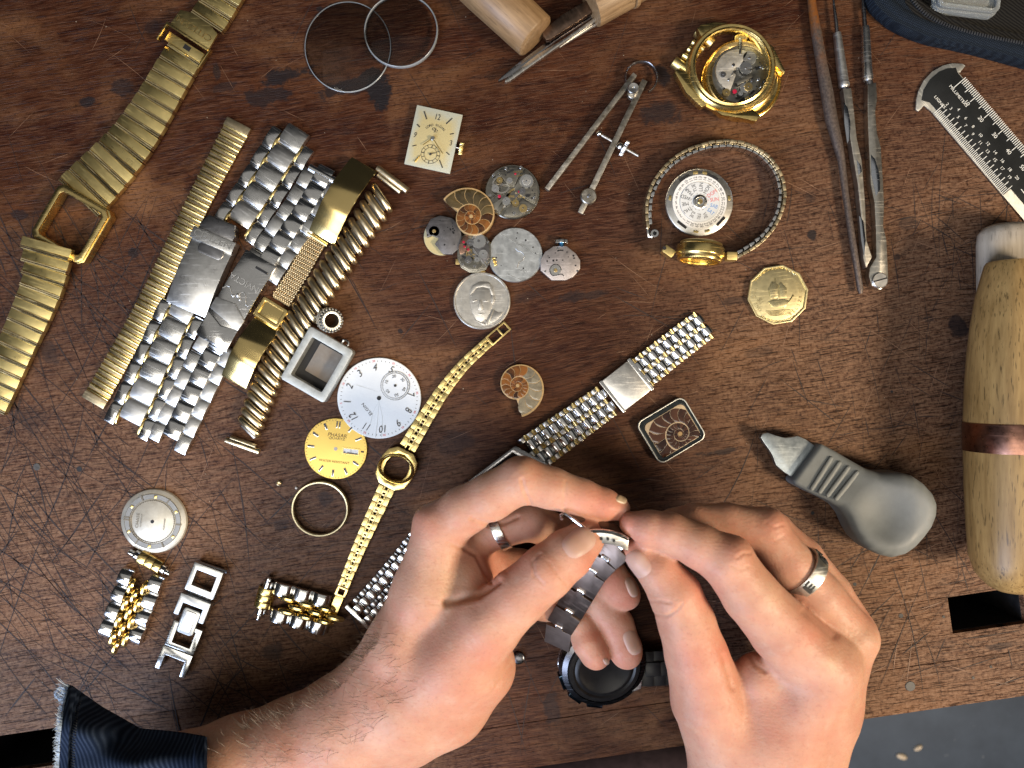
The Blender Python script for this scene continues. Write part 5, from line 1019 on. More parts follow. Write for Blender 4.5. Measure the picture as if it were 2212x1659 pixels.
part('blade', B().poly([L(T, *p, 30) for p in ((1769, 958), (1758, 962), (1739, 949), (1721, 941), (1706, 944), (1693, 945), (1676, 941), (1656, 934), (1645, 936), (1641, 944), (1648, 956), (1660, 972), (1667, 984), (1674, 1004), (1690, 1018), (1710, 1031), (1726, 1036))], 20, 36), metal('galvanised_blade', (0.34, 0.38, 0.40), 0.36, 0.2), T, 1.6)
# ------------------------------------------------------------------ wooden handles
def woodmat(name, c1, c2, pores=0.4, sc=1.0):
    t = NT(name); v = t.coord(); g = t.noise(t.map(v, sc=(500*sc, 40*sc, 500*sc)), 1, 5, 0.6); p = t.noise(t.map(v, sc=(1600, 150, 1600)), 1, 2, 0.5); b = t.noise(v, 50, 4)
    c = t.mix(t.ramp(t.math('ADD', t.math('MULTIPLY', g, 0.7), t.math('MULTIPLY', b, 0.3)), 0.36, 0.64), c4(c1), c4(c2)); c = t.mix(t.ramp(p, 0.60, 0.68, 0, pores), c, c4([x*0.3 for x in c1])); t.bump(t.math('SUBTRACT', g, p), 0.25, 0.0001); return t.out(col=c, rough=0.42, spec=0.4)
TAN = woodmat('oiled_tan_wood', (0.21, 0.125, 0.042), (0.35, 0.225, 0.085), 0.8); PALE = woodmat('pale_beech', (0.30, 0.265, 0.215), (0.42, 0.375, 0.31), 0.4); LIGHT = woodmat('light_maple', (0.15, 0.09, 0.042), (0.27, 0.175, 0.09), 0.4)
def turned(T, nm, prof, z, mat, sqz=1.0, n=48, **kw):   # prof: (local y, radius); axis along local y
    b = B().lathe([(r, y) for y, r in prof], n); b.v = [(x, q, z-y*sqz) if False else (x, q, z+y*sqz) for x, y, q in b.v]; return part(nm, b, mat, T, **kw)
T = thing('tool_handle', 'tan turned wooden tool handle with a dark copper band, on the right edge', 'tool handle', (2186, 920), 0, 112)
cy = 920; f = (HU-112)/HU
pr = [(1279, 3), (1276, 30), (1268, 46), (1254, 60), (1240, 71), (1205, 82), (1130, 87), (1055, 90), (975, 91.5), (912, 92), (830, 89), (765, 85), (700, 78), (640, 69), (595, 58), (572, 52), (566, 48), (565, 2)]
turned(T, 'handle', [((cy-y)*f, r*f) for y, r in pr], 112, TAN, ang=50)
COPB = metal('dark_copper_band', (0.27, 0.14, 0.10), 0.28, 0.3); turned(T, 'metal_band', [((cy-y)*f, r*f) for y, r in ((976, 90), (975, 93.5), (914, 94), (912, 90))], 112, COPB, bev=0.6)
T = thing('tool_handle', 'pale greyish wooden handle end lying under the tan banded handle', 'tool handle', (2192, 600), 0, 50); f = (HU-50)/HU
turned(T, 'handle', [((600-y)*f, r*f) for y, r in ((900, 2), (899, 70), (640, 78), (530, 79), (508, 77), (492, 66), (484, 45), (481, 2))], 48, PALE, 0.55, ang=50)
ea, f = (-0.735, 0.678), (HU-52)/HU
T = thing('tool_handle', 'round plain wooden handle with a cut end, at the top edge', 'tool handle', (1157, 80), math.atan2(0.69, -0.73)-PI/2, 52)
turned(T, 'handle', [(-2, 2), (-1.5, 36), (0, 45), (3, 48), (150, 51), (300, 50), (301, 2)], 52, LIGHT, ang=50)
T = thing('wooden_tweezers', 'wood-handled steel tweezers with pointed blades, at the top edge', 'tweezers', (1274, 14), math.atan2(0.47, 0.88)-PI/2, 46)
turned(T, 'handle', [(0, 2), (0.5, 38), (2, 44), (6, 45), (84, 44), (86, 40), (88, 40)], 46, LIGHT, ang=50); turned(T, 'collar', [(86, 40), (88, 46), (94, 47), (97, 46), (98, 40)], 46, LIGHT, ang=50); turned(T, 'handle_end', [(97, 40), (99, 42), (200, 40), (201, 2)], 46, LIGHT, ang=50)
def tl(px, py, z): return L(T, px, py, z)
def blade(pts, z0, z1, mat, nm='blade', bv=1.0, zz=36): part(nm, B().poly([tl(*p, zz) for p in pts], z0, z1), mat, T, bv)
blade([(1290, 2), (1284, -10), (1270, 2), (1212, 36), (1172, 70), (1172, 80), (1180, 91), (1190, 88), (1292, 22)], 30, 44, metal('browned_steel', (0.22, 0.15, 0.11), 0.30, 0.3), 'clamp_bar', 3)
blade([(1290, 34), (1290, 42), (1212, 96), (1100, 176), (1090, 178), (1092, 172), (1160, 118), (1215, 86)], 26, 36, metal('bright_blade', (0.72, 0.71, 0.66), 0.34, 0.1)); blade([(1282, 22), (1284, 30), (1200, 84), (1105, 158), (1076, 171), (1077, 166), (1110, 138), (1172, 92)], 14, 24, STEELD)
blade([(1290, 44), (1292, 48), (1232, 84), (1210, 98), (1209, 95), (1230, 80)], 20, 26, STEELB, 'inner_rod', 0.6)
# ------------------------------------------------------------------ zipped pouch with clear case
T = thing('zip_pouch', 'open black zippered pouch with woven fabric edge, top right corner', 'pouch', (2100, 20), 0, 40)
t = NT('navy_webbing'); v = t.coord(); w1 = t.add('ShaderNodeTexWave', {0: t.map(v, rot=(0, 0, 0.6)), 1: 420.0, 2: 2.0, 3: 2.0}).outputs[1]; w2 = t.add('ShaderNodeTexWave', {0: t.map(v, rot=(0, 0, 2.0)), 1: 420.0, 2: 2.0, 3: 2.0}).outputs[1]
n = t.noise(v, 1500, 4); ww = t.math('MULTIPLY', w1, w2); t.bump(t.math('ADD', ww, n), 0.8, 0.0003); WEB = t.out(col=t.mix(t.math('ADD', ww, t.math('MULTIPLY', n, 0.4)), (0.003, 0.004, 0.007, 1), (0.018, 0.028, 0.042, 1)), rough=0.9, spec=0.12)
t = NT('black_twill_lining'); v = t.coord(); w1 = t.add('ShaderNodeTexWave', {0: t.map(v, rot=(0, 0, 2.2)), 1: 260.0, 2: 3.0, 3: 2.0}).outputs[1]; t.bump(w1, 0.5, 0.0002); LIN = t.out(col=t.mix(w1, (0.004, 0.004, 0.004, 1), (0.017, 0.016, 0.014, 1)), rough=0.85, spec=0.1)
oe = [(1868, -60), (1874, 0), (1884, 18), (1902, 36), (1924, 54), (1950, 68), (1980, 81), (2012, 91), (2060, 101), (2109, 112), (2165, 127), (2230, 145), (2300, 165)]
zp = [(1950, -60), (1962, -2), (1978, 18), (2005, 38), (2034, 51), (2070, 63), (2109, 73), (2160, 83), (2225, 95), (2300, 110)]
part('fabric_edge', B().tube([(*L(T, *p, 20), 22) for p in [(p[0]+14, p[1]-16) for p in oe]], [20]*len(oe), 14, 1.0), WEB, T, ang=80); part('lower_panel', B().poly([L(T, *p, 20) for p in oe]+[L(T, 2300, -60, 20)], 2, 20), WEB, T, 1)
part('edge_band', B().poly([L(T, p[0]+8, p[1]-10, 40) for p in oe]+[L(T, *p, 40) for p in zp[::-1]], 8, 38), WEB, T, 4)
tp = []; tb = B(); at, ln = path(T, [(*p, 1) for p in zp], 44)
s = 0
while s < ln: x, y, a, w = at(s); tb.add(*(lambda q: (q.v, q.f))(B().box(-3.6, 3.6, -1.7, 1.7, 38, 43.5).turn(a, x, y))); s += 5.6
part('zip_teeth', tb, plain('black_zip_teeth', (0.035, 0.037, 0.04), 0.18, 0.2, bump=0), T, 0.8, kind='stuff'); part('zip_tape', B().poly([L(T, p[0]-6, p[1]+8, 40) for p in zp]+[L(T, p[0]+14, p[1]-16, 40) for p in zp[::-1]], 30, 39), LIN, T, 1)
part('lining', B().poly([L(T, p[0]+12, p[1]-14, 30) for p in zp]+[L(T, 2300, -60, 30)], 4, 27), LIN, T, 2)
T = thing('plastic_case', 'clear plastic case with rounded corners inside the open pouch', 'case', (2096, 2), R(-7), 60); T.location.z = 27*K
CLR = plain('clear_plastic', (0.50, 0.53, 0.52), 0.12, 0.05, 40, 0.02, trans=0.7, ior=1.3); part('lower_tray', B().poly(rrect(132, 90, 14, 5, (0, 26)), 1, 20), CLR, T, 3); part('lid_rim', B().ring(rrect(130, 88, 14, 5, (0, 28)), rrect(112, 70, 8, 5, (0, 28)), 20, 30), CLR, T, 2)
# ------------------------------------------------------------------ the person: both forearms and hands
PO = P(900, 1560, 0); PER = bpy.data.objects.new('person', None); COL.objects.link(PER); PER.location = (PO[0]*K, PO[1]*K, 0)
PER['label'] = 'person in a dark denim sleeve, both bare hands holding a wristwatch by its clasp'; PER['category'] = 'person'; FR['person'] = (PO[0], PO[1], 0)
def V3(px, py, z): return np.array(P(px, py, z))
def cv(c): x, y, z = P(c[0], c[1], c[3]); return (x, y, z), c[2]*(HU-c[3])/HU
LH = dict(palm=[[(950, 1143, 56, 232), (925, 1280, 74, 222), (884, 1395, 88, 205), (815, 1498, 94, 180)],
                [(1050, 1352, 70, 268), (985, 1425, 88, 240), (900, 1500, 104, 205)], [(1030, 1440, 84, 215), (965, 1515, 86, 195), (880, 1560, 92, 172)],
                [(860, 1512, 118, 182), (750, 1568, 108, 170), (640, 1615, 102, 162), (520, 1662, 108, 158), (400, 1706, 112, 158), (250, 1760, 116, 160)],
                [(985, 1185, 52, 190), (1000, 1262, 58, 205), (985, 1330, 60, 220)], [(970, 1180, 52, 160), (920, 1320, 80, 150), (860, 1450, 90, 140)], [(1040, 1215, 44, 135), (1010, 1330, 60, 150)]],
          fing=[[(950, 1143, 56, 232), (1003, 1103, 53, 250), (1062, 1072, 51, 268), (1125, 1037, 50, 282), (1190, 1054, 45, 280), (1255, 1074, 40, 276), (1305, 1090, 35, 272), (1336, 1099, 26, 270)],
                [(1000, 1175, 46, 165), (1080, 1138, 44, 175), (1150, 1125, 42, 178), (1215, 1160, 40, 150), (1270, 1200, 40, 128), (1312, 1243, 41, 118), (1340, 1275, 38, 114), (1352, 1286, 32, 112)],
                [(985, 1220, 46, 120), (1120, 1228, 42, 105), (1230, 1250, 42, 92), (1290, 1285, 42, 92), (1331, 1350, 38, 98), (1350, 1400, 36, 104), (1353, 1411, 34, 105)],
                [(960, 1270, 46, 90), (1110, 1292, 38, 70), (1215, 1312, 36, 78), (1254, 1345, 33, 96), (1270, 1388, 33, 108), (1285, 1413, 31, 112), (1288, 1416, 29, 112)]],
          thumb=[[(985, 1410, 84, 245), (1052, 1350, 72, 268), (1118, 1290, 62, 290), (1180, 1236, 59, 302), (1228, 1196, 54, 298), (1262, 1167, 42, 290), (1274, 1158, 32, 286)]])
RH = dict(palm=[[(1768, 1440, 84, 258), (1668, 1590, 112, 205), (1640, 1720, 120, 180), (1630, 1850, 120, 180)], [(1834, 1378, 56, 222), (1762, 1520, 88, 205), (1698, 1690, 108, 168), (1690, 1850, 108, 168)],
                [(1600, 1610, 112, 192), (1600, 1740, 112, 180), (1600, 1850, 108, 180)], [(1642, 1470, 60, 238), (1640, 1560, 90, 215)], [(1800, 1400, 62, 170), (1740, 1540, 90, 150)]],
          fing=[[(1364, 1131, 27, 290), (1402, 1141, 39, 296), (1446, 1150, 43, 302), (1510, 1180, 48, 314), (1570, 1212, 57, 324), (1622, 1286, 61, 312), (1690, 1362, 70, 290), (1768, 1440, 84, 258)],
                [(1450, 1128, 30, 235), (1500, 1124, 36, 240), (1570, 1127, 40, 244), (1652, 1144, 47, 252), (1702, 1214, 50, 250), (1766, 1290, 54, 242), (1834, 1374, 56, 224)],
                [(1560, 1136, 34, 195), (1672, 1146, 38, 208), (1732, 1205, 44, 210), (1790, 1282, 47, 204), (1842, 1366, 50, 190)],
                [(1600, 1180, 30, 150), (1700, 1230, 36, 155), (1800, 1360, 44, 150)]],
          thumb=[[(1368, 1190, 26, 268), (1388, 1203, 36, 272), (1420, 1229, 46, 277), (1459, 1285, 56, 277), (1483, 1345, 61, 266), (1504, 1415, 67, 250), (1532, 1510, 82, 225), (1590, 1610, 108, 195)]])
def build(H, lo, hi, h=3.2, kf=11):
    vl = Vol(lo, hi, h); F = vl.new()
    def chain(G, c, k):
        for a, b in zip(c, c[1:]): (p, r0), (q, r1) = cv(a), cv(b); vl.cone(G, p, q, r0, r1, k)
    for c in H['palm']: chain(F, c, 26)
    FG = vl.new()
    for c in H['fing']: G = vl.new(); chain(G, c, 7); FG = smin(FG, G, 3.0)
    F = smin(F, FG, 14)
    for c in H['thumb']: G = vl.new(); chain(G, c, 7); F = smin(F, G, 12)
    V, Q = vl.nets(F); return relax(V, Q, 7), Q
def sculpt(V, Q, creases, bumps, tones):
    N = vnorm(V, Q); f = HU/(HU-V[:, 2]); A = np.stack([1106+V[:, 0]*f, 829.5-V[:, 1]*f], 1); D = np.zeros(len(V)); up = N[:, 2] > -0.15
    for pts, dep, w in creases:
        d = np.full(len(V), 1e9)
        for p, q in zip(pts, pts[1:]):
            e = np.array(q)-np.array(p); t = np.clip(((A-p)@e)/(e@e), 0, 1); d = np.minimum(d, np.linalg.norm(A-(np.array(p)+t[:, None]*e), axis=1))
        D += np.where(up, -dep*np.exp(-(d/w)**2)+0.12*dep*np.exp(-((d-2.4*w)/(1.2*w))**2), 0)
    for x, y, r, a in bumps: D += np.where(up, a*np.exp(-((A[:, 0]-x)**2+(A[:, 1]-y)**2)/(r*r)), 0)
    fl = np.zeros((len(V), 3))
    for x, y, r, a, ch in tones: fl[:, ch] += a*np.exp(-((A[:, 0]-x)**2+(A[:, 1]-y)**2)/(r*r))
    return V+N*D[:, None], np.clip(fl, 0, 1)
t = NT('skin'); v = t.coord(); n = t.noise(v, 60, 5, 0.6); n2 = t.noise(v, 700, 4, 0.65); n3 = t.vor(v, 1100); fl = t.add('ShaderNodeSeparateColor', {0: t.add('ShaderNodeVertexColor', layer_name='flush').outputs[0]})
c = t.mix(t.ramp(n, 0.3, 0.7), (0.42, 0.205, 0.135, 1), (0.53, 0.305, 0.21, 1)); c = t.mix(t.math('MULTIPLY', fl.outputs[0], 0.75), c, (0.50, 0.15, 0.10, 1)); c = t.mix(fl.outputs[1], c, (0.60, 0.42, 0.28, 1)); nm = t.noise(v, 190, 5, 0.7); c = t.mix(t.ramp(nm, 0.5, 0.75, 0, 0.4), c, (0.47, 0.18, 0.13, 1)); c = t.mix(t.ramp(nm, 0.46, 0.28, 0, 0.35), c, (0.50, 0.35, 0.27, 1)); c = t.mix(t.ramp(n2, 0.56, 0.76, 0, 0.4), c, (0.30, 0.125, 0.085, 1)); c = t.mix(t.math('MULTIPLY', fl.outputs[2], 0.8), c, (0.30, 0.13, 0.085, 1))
lnz = t.noise(t.map(v, rot=(0, 0, 0.6), sc=(400, 1300, 600)), 1, 3, 0.6)
t.bump(t.math('ADD', t.math('MULTIPLY', n3, -0.35), t.math('ADD', t.math('MULTIPLY', n2, 0.35), t.math('MULTIPLY', lnz, 0.6))), 0.55, 0.0003)
t.b.inputs['Subsurface Radius'].default_value = (1.0, 0.35, 0.2); t.b.inputs['Subsurface Scale'].default_value = 0.0022
SKIN = t.out(col=c, rough=t.ramp(n2, 0.3, 0.7, 0.40, 0.62), sss=0.30, spec=0.27)
V, Q = build(LH, (-880, -1000, 20), (330, -90, 366))
V, fl = sculpt(V, Q, [([(1127, 1036), (1134, 1062), (1146, 1088)], 3.6, 3), ([(1020, 1121), (1058, 1134), (1089, 1131), (1118, 1117)], 3.6, 4), ([(1166, 1196), (1150, 1214), (1154, 1240), (1172, 1262)], 2.2, 2.6), ([(1184, 1212), (1204, 1240), (1224, 1262)], 1.6, 2.2), ([(1150, 1240), (1168, 1272), (1192, 1286)], 1.3, 2), ([(1004, 1185), (1030, 1200), (1046, 1232), (1058, 1256)], 3.5, 4), ([(965, 1302), (1000, 1292), (1036, 1284), (1075, 1256)], 7, 7), ([(968, 1170), (985, 1180), (1004, 1188)], 2, 3), ([(1222, 1040), (1218, 1104)], 1.2, 3), ([(945, 1305), (925, 1300)], 1.2, 3), ([(1060, 1478), (1030, 1490)], 1.2, 3), ([(1106, 1434), (1060, 1500), (1010, 1530)], 1.4, 4)],
    [(912, 1112, 26, 4), (1132, 1012, 26, 3), (1060, 1348, 46, 5), (900, 1380, 50, -4), (1085, 1330, 40, -3), (760, 1470, 60, 3)],
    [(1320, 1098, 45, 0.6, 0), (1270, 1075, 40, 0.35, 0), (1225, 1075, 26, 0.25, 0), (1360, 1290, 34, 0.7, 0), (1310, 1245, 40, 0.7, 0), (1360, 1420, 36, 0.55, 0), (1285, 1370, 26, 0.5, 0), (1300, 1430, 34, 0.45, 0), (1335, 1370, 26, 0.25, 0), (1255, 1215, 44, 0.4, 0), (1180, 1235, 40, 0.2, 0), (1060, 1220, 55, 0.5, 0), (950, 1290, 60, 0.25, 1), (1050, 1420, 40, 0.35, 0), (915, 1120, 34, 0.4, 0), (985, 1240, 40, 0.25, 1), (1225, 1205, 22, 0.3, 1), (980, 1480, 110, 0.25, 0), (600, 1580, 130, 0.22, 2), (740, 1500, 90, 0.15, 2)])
OFF = (PO[0], PO[1], 0); LM = volmesh('left_arm', V, Q, SKIN, OFF, fl); LO = place('arm', LM, PER, label='left forearm and hand gripping the clasp'); LB = BVHTree.FromPolygons([tuple(x) for x in V], [tuple(q) for q in Q.tolist()])
V, Q = build(RH, (140, -1000, 40), (830, -210, 396))
V, fl = sculpt(V, Q, [([(1398, 1300), (1425, 1298), (1448, 1302)], 1.8, 3), ([(1408, 1326), (1440, 1332), (1462, 1318), (1472, 1306)], 2.4, 2.8), ([(1592, 1205), (1604, 1196), (1620, 1196)], 1.8, 2.4), ([(1580, 1222), (1600, 1230), (1618, 1222)], 1.3, 2.4), ([(1655, 1128), (1672, 1140), (1690, 1134)], 1.6, 2.4), ([(1648, 1165), (1670, 1172), (1694, 1158)], 1.3, 2.4), ([(1563, 1420), (1572, 1450), (1582, 1486)], 2.5, 6), ([(1651, 1450), (1630, 1434), (1612, 1400)], 2.5, 4), ([(1740, 1320), (1770, 1345), (1800, 1372)], 3.0, 9)],
    [(1788, 1432, 34, 5), (1872, 1385, 26, 5), (1600, 1185, 28, 3), (1676, 1120, 24, 3), (1700, 1500, 60, -4), (1580, 1400, 20, 0)],
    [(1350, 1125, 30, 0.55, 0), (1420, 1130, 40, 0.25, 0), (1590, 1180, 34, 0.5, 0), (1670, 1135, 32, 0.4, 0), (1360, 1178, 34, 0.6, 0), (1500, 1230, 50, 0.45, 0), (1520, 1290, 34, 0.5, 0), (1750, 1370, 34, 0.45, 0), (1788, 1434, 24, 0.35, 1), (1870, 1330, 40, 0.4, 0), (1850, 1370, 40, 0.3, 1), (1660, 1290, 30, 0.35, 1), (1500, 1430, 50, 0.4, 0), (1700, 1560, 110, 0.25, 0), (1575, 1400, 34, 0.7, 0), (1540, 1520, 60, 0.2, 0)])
RM = volmesh('right_arm', V, Q, SKIN, OFF, fl); RO = place('arm', RM, PER, label='right hand pinching the clasp between thumb and fingers'); RBV = BVHTree.FromPolygons([tuple(x) for x in V], [tuple(q) for q in Q.tolist()])
CAMP = Vector((0, 0, HU))
def hit(T_, px, py):
    d = (Vector(P(px, py, 0))-CAMP).normalized(); r = T_.ray_cast(CAMP, d); return (r[0], r[1]) if r[0] else (None, None)
t = NT('fingernail'); v = t.coord(); n = t.noise(v, 200, 3); NAIL = t.out(col=t.mix(n, (0.52, 0.285, 0.22, 1), (0.57, 0.34, 0.27, 1)), rough=0.38, sss=0.25, spec=0.22)
NTIP = plain('nail_tip', (0.48, 0.36, 0.24), 0.3, 0.1, bump=0)
def nail(T_, c, tip, wid, ln_, fr=0.82, mat=NAIL):
    """plate conforming to the finger: c centre, tip direction in the photo plane, apparent size"""
    a = math.atan2(tip[1]-c[1], tip[0]-c[0]); ca_, sa_ = math.cos(a), math.sin(a); v = []; nr, na = 6, 28
    for i in range(nr+1):
        for k in range(na):
            q = 2*PI*k/na; e = 3.0; cx_, sx_ = math.cos(q), math.sin(q); ss = (abs(cx_)**e+abs(sx_)**e)**(-1/e); r = i/nr; u, w = cx_*ss*r*ln_/2, sx_*ss*r*wid/2
            h, n = hit(T_, c[0]+u*ca_-w*sa_, c[1]+u*sa_+w*ca_)
            if h is None: v.append(v[-1] if v else (0, 0, 0)); continue
            n = (n+Vector((0, 0, 0.4))).normalized(); o = 2.6*(1-r**4)+(-0.8 if i == nr else 0.3)+(0.9*cx_*r if i < nr else 0); v.append(tuple(h+n*o))
    f = [(i*na+k, (i+1)*na+k, (i+1)*na+(k+1) % na, i*na+(k+1) % na) for i in range(nr) for k in range(na)]
    b = B(); b.v = [(p[0]-PO[0], p[1]-PO[1], p[2]) for p in v]; b.f = f; part('fingernail', b, mat, PER, recalc=False, ang=80)
nail(LB, (1250, 1172), (1300, 1135), 60, 78); nail(LB, (1343, 1078), (1362, 1085), 20, 26, mat=NTIP)
nail(LB, (1364, 1268), (1376, 1300), 22, 48); nail(LB, (1366, 1388), (1382, 1425), 34, 58); nail(LB, (1309, 1428), (1315, 1440), 12, 16)
nail(RBV, (1378, 1219), (1352, 1186), 50, 66)
# rings worn by the hands
def band(T_, c, ax, r, w, th, M_, sy=1.0):
    b = B().lathe([(r, -w/2), (r+th, -w/2), (r+th, w/2), (r, w/2)], 48, (0, 0), 1, sy, True)
    z = Vector(ax).normalized(); x = Vector((0, 0, 1)).cross(z).normalized(); y = z.cross(x); Mx = Matrix((x, y, z)).transposed().to_4x4(); return b, Mx
RING = metal('worn_silver_ring', (0.62, 0.63, 0.60), 0.32, 0.14)
def ringthing(lab, a, b_, r, w):
    p, q = Vector(P(*a)), Vector(P(*b_)); m = (p+q)/2; T = bpy.data.objects.new('finger_ring', None); COL.objects.link(T); T.location = m*K; T['label'] = lab; T['category'] = 'ring'; FR[T.name] = (m.x, m.y, 0)
    bb, Mx = band(T, m, q-p, r, w, 4.5, RING); part('ring_band', bb.xf(Mx), RING, T, 1.0); return T, Mx
T, Mx = ringthing('wide silver ring with black key pattern on the right hand', (1706, 1216, 250), (1762, 1262, 246), 43.5, 25)
kp = B()
for g in range(9):
    a0 = R(g*40+18)
    if g % 2 == 0: kp.add(*(lambda q: (q.v, q.f))(B().add(*(lambda w: (w.v, w.f))(B().box(-1.2, 9, -10, -6, 47.4, 48.6).box(-1.2, 9, -2, 1, 47.4, 48.6).box(-1.2, 9, 4, 7, 47.4, 48.6).box(9, 16, -8, 9, 47.2, 48.4))).xf(Mx @ Matrix.Rotation(a0, 4, 'Z') @ Matrix.Rotation(PI/2, 4, 'Y') @ Matrix.Rotation(PI/2, 4, 'Z') @ Matrix.Identity(4)))) 
part('key_pattern', kp, BLACK, T)
ringthing('plain silver ring on the left middle finger, mostly hidden in the curled hand', (1062, 1147, 172), (1098, 1131, 176), 40, 18)
# forearm hair
hr = random.Random(4); hb = B()
HP = [(448, 1600), (628, 1530), (715, 1486), (765, 1436), (815, 1356), (830, 1330), (900, 1420), (905, 1500), (840, 1560), (760, 1620), (600, 1659), (440, 1659)]
def inpoly(x, y):
    c = False
    for (x0, y0), (x1, y1) in zip(HP, HP[1:]+HP[:1]):
        if (y0 > y) != (y1 > y) and x < (x1-x0)*(y-y0)/(y1-y0)+x0: c = not c
    return c
edge = [(440, 1601), (553, 1556), (628, 1530), (715, 1486), (765, 1436), (795, 1396), (822, 1345)]
def addhair(px, py, ln_, ou=1.0):
    h, n = hit(LB, px, py)
    if h is None: return
    g = Vector((-0.62, 0.30, 0.1)) if ou > 0.5 else Vector((-0.55, -0.55, 0)); d = (n*0.55+g*hr.uniform(0.5, 1.1)+Vector((hr.gauss(0, 0.3), hr.gauss(0, 0.3), 0))).normalized(); p = h-Vector((PO[0], PO[1], 0)); pts = []; cu = Vector((hr.gauss(0, 0.25), hr.gauss(0, 0.25)-0.25, -0.35))
    for i in range(5): pts.append(p.copy()); p = p+d*(ln_/4); d = (d+cu*0.45).normalized()
    hb.tube(pts, [0.30, 0.28, 0.25, 0.2, 0.1], 3)
c_ = 0
while c_ < 250:
    x, y = hr.uniform(440, 905), hr.uniform(1330, 1659)
    if inpoly(x, y): addhair(x, y, hr.uniform(14, 38)); c_ += 1
for i in range(190):
    k = hr.uniform(0.6, 5.6) ; i0 = int(k); p, q = edge[i0], edge[min(6, i0+1)]; u = k-i0; addhair(p[0]+(q[0]-p[0])*u+hr.uniform(2, 14), p[1]+(q[1]-p[1])*u+hr.uniform(1, 12), hr.uniform(20, 44))
part('arm_hair', hb, plain('arm_hair', (0.085, 0.06, 0.045), 0.4, 0.4, bump=0), PER, kind='stuff', recalc=False)
# denim sleeve
t = NT('dark_denim'); v = t.coord(); w1 = t.add('ShaderNodeTexWave', {0: t.map(v, rot=(0, 0, -0.55)), 1: 190.0, 2: 0.5, 3: 1.0, 4: 1.0}).outputs[1]; n = t.noise(v, 70, 5); n2 = t.noise(v, 2500, 3)
DEN = t.out(col=t.mix(t.math('MULTIPLY', t.math('POWER', w1, 1.6), t.ramp(t.math('ADD', n, t.math('MULTIPLY', n2, 0.3)), 0.4, 0.8, 0.15, 1.0)), (0.008, 0.014, 0.029, 1), (0.036, 0.053, 0.090, 1)), rough=0.95, spec=0.05); t.bump(n2, 0.3, 0.0001)
tx_ = np.array([110, 125, 150, 165, 215, 300, 400, 446.0]); ty_ = np.array([1500, 1486, 1478, 1489, 1524, 1572, 1582, 1590.0])
g = []; nu, nv = 90, 60
for i in range(nu):
    u = i/(nu-1)
    for j in range(nv):
        w = j/(nv-1); left = np.interp(w, [0, 0.12, 0.3, 0.55, 1], [148, 136, 128, 124, 120]); px = left+(442-left)*u; yt = np.interp(px, tx_, ty_); py = yt+(1840-yt)*w
        zt, zr = np.interp(px, [120, 300, 445], [92, 150, 212]), np.interp(px, [120, 300, 445], [205, 255, 292]); q = min(1, (py-yt)/110); z = zt+(zr-zt)*math.sin(PI/2*q)
        z += 10*math.sin((py-1480)/17+px/70)*min(1, q*2)*(0.3+0.7*math.sin(PI*u))+4*math.sin(px/21+py/33)+(7 if u < 0.07 else 0)+(6 if u > 0.93 else 0)-(4 if 0.07 < u < 0.10 else 0)
        g.append(Vector(P(px, py, z))-Vector((PO[0], PO[1], 0)))
b = B(); m = len(g); b.v = [tuple(p) for p in g]+[(p[0]+1, p[1]-6, max(20, p[2]-9)) for p in g]; b.f = []
for i in range(nu-1):
    for j in range(nv-1): a = i*nv+j; b.f += [(a, a+nv, a+nv+1, a+1), (m+a, m+a+1, m+a+nv+1, m+a+nv)]
for i in range(nu-1): a = i*nv; b.f.append((a, m+a, m+a+nv, a+nv)); a += nv-1; b.f.append((a, a+nv, m+a+nv, m+a))
for j in range(nv-1): b.f.append((j, j+1, m+j+1, m+j)); a = (nu-1)*nv+j; b.f.append((a, m+a, m+a+1, a+1))
part('sleeve', b, DEN, PER, ang=70)
fb = B(); fr2 = random.Random(8)
for i in range(420):
    w = fr2.random()**1.1*0.62; j = int(w*(nv-1)); p = g[j]+(g[min(nv-1, j+1)]-g[j])*fr2.random(); d = Vector((-1, fr2.gauss(0, 0.5), fr2.gauss(0.2, 0.4))); l = fr2.uniform(2, 9)*(2.2 if w < 0.06 else 1); fb.tube([p+Vector((3, 0, 1.5)), p+d*l*0.5, p+d*l+Vector((0, fr2.gauss(0, 2), fr2.gauss(0, 2)))], [0.8, 0.7, 0.3], 3)
for i in range(26): a = fr2.uniform(0, 6.28); c0 = g[1]+Vector((-8, -10, 4)); fb.tube([c0+Vector((math.cos(a+k*0.5)*fr2.uniform(7, 16), math.sin(a+k*0.5)*fr2.uniform(7, 16), fr2.uniform(-4, 6))) for k in range(6)], [0.7]*6, 3)
part('frayed_hem', fb, plain('pale_blue_thread', (0.42, 0.52, 0.64), 0.8, 0.3, bump=0), PER, kind='stuff', recalc=False)
st = B()
for j in range(2, 46): p = g[10*nv+j]; q = g[8*nv+j]; st.tube([p+Vector((0, 0, 1.2)), q+Vector((0, 0, 1.6))], 0.8, 4)
part('hem_stitching', st, plain('navy_thread', (0.05, 0.055, 0.06), 0.8, 0.3, bump=0), PER, kind='stuff')
TRO = plain('plum_trousers', (0.045, 0.028, 0.036), 0.85, 0.3, 200, 0.3); fz = -760
pts = [Vector(P(px, py, fz))-Vector((PO[0], PO[1], 0)) for px, py in ((1000, 1780), (1250, 1745), (1400, 1735), (1600, 1760))]
part('trousers', B().tube(pts, [200, 215, 225, 215], 24), TRO, PER, ang=80)
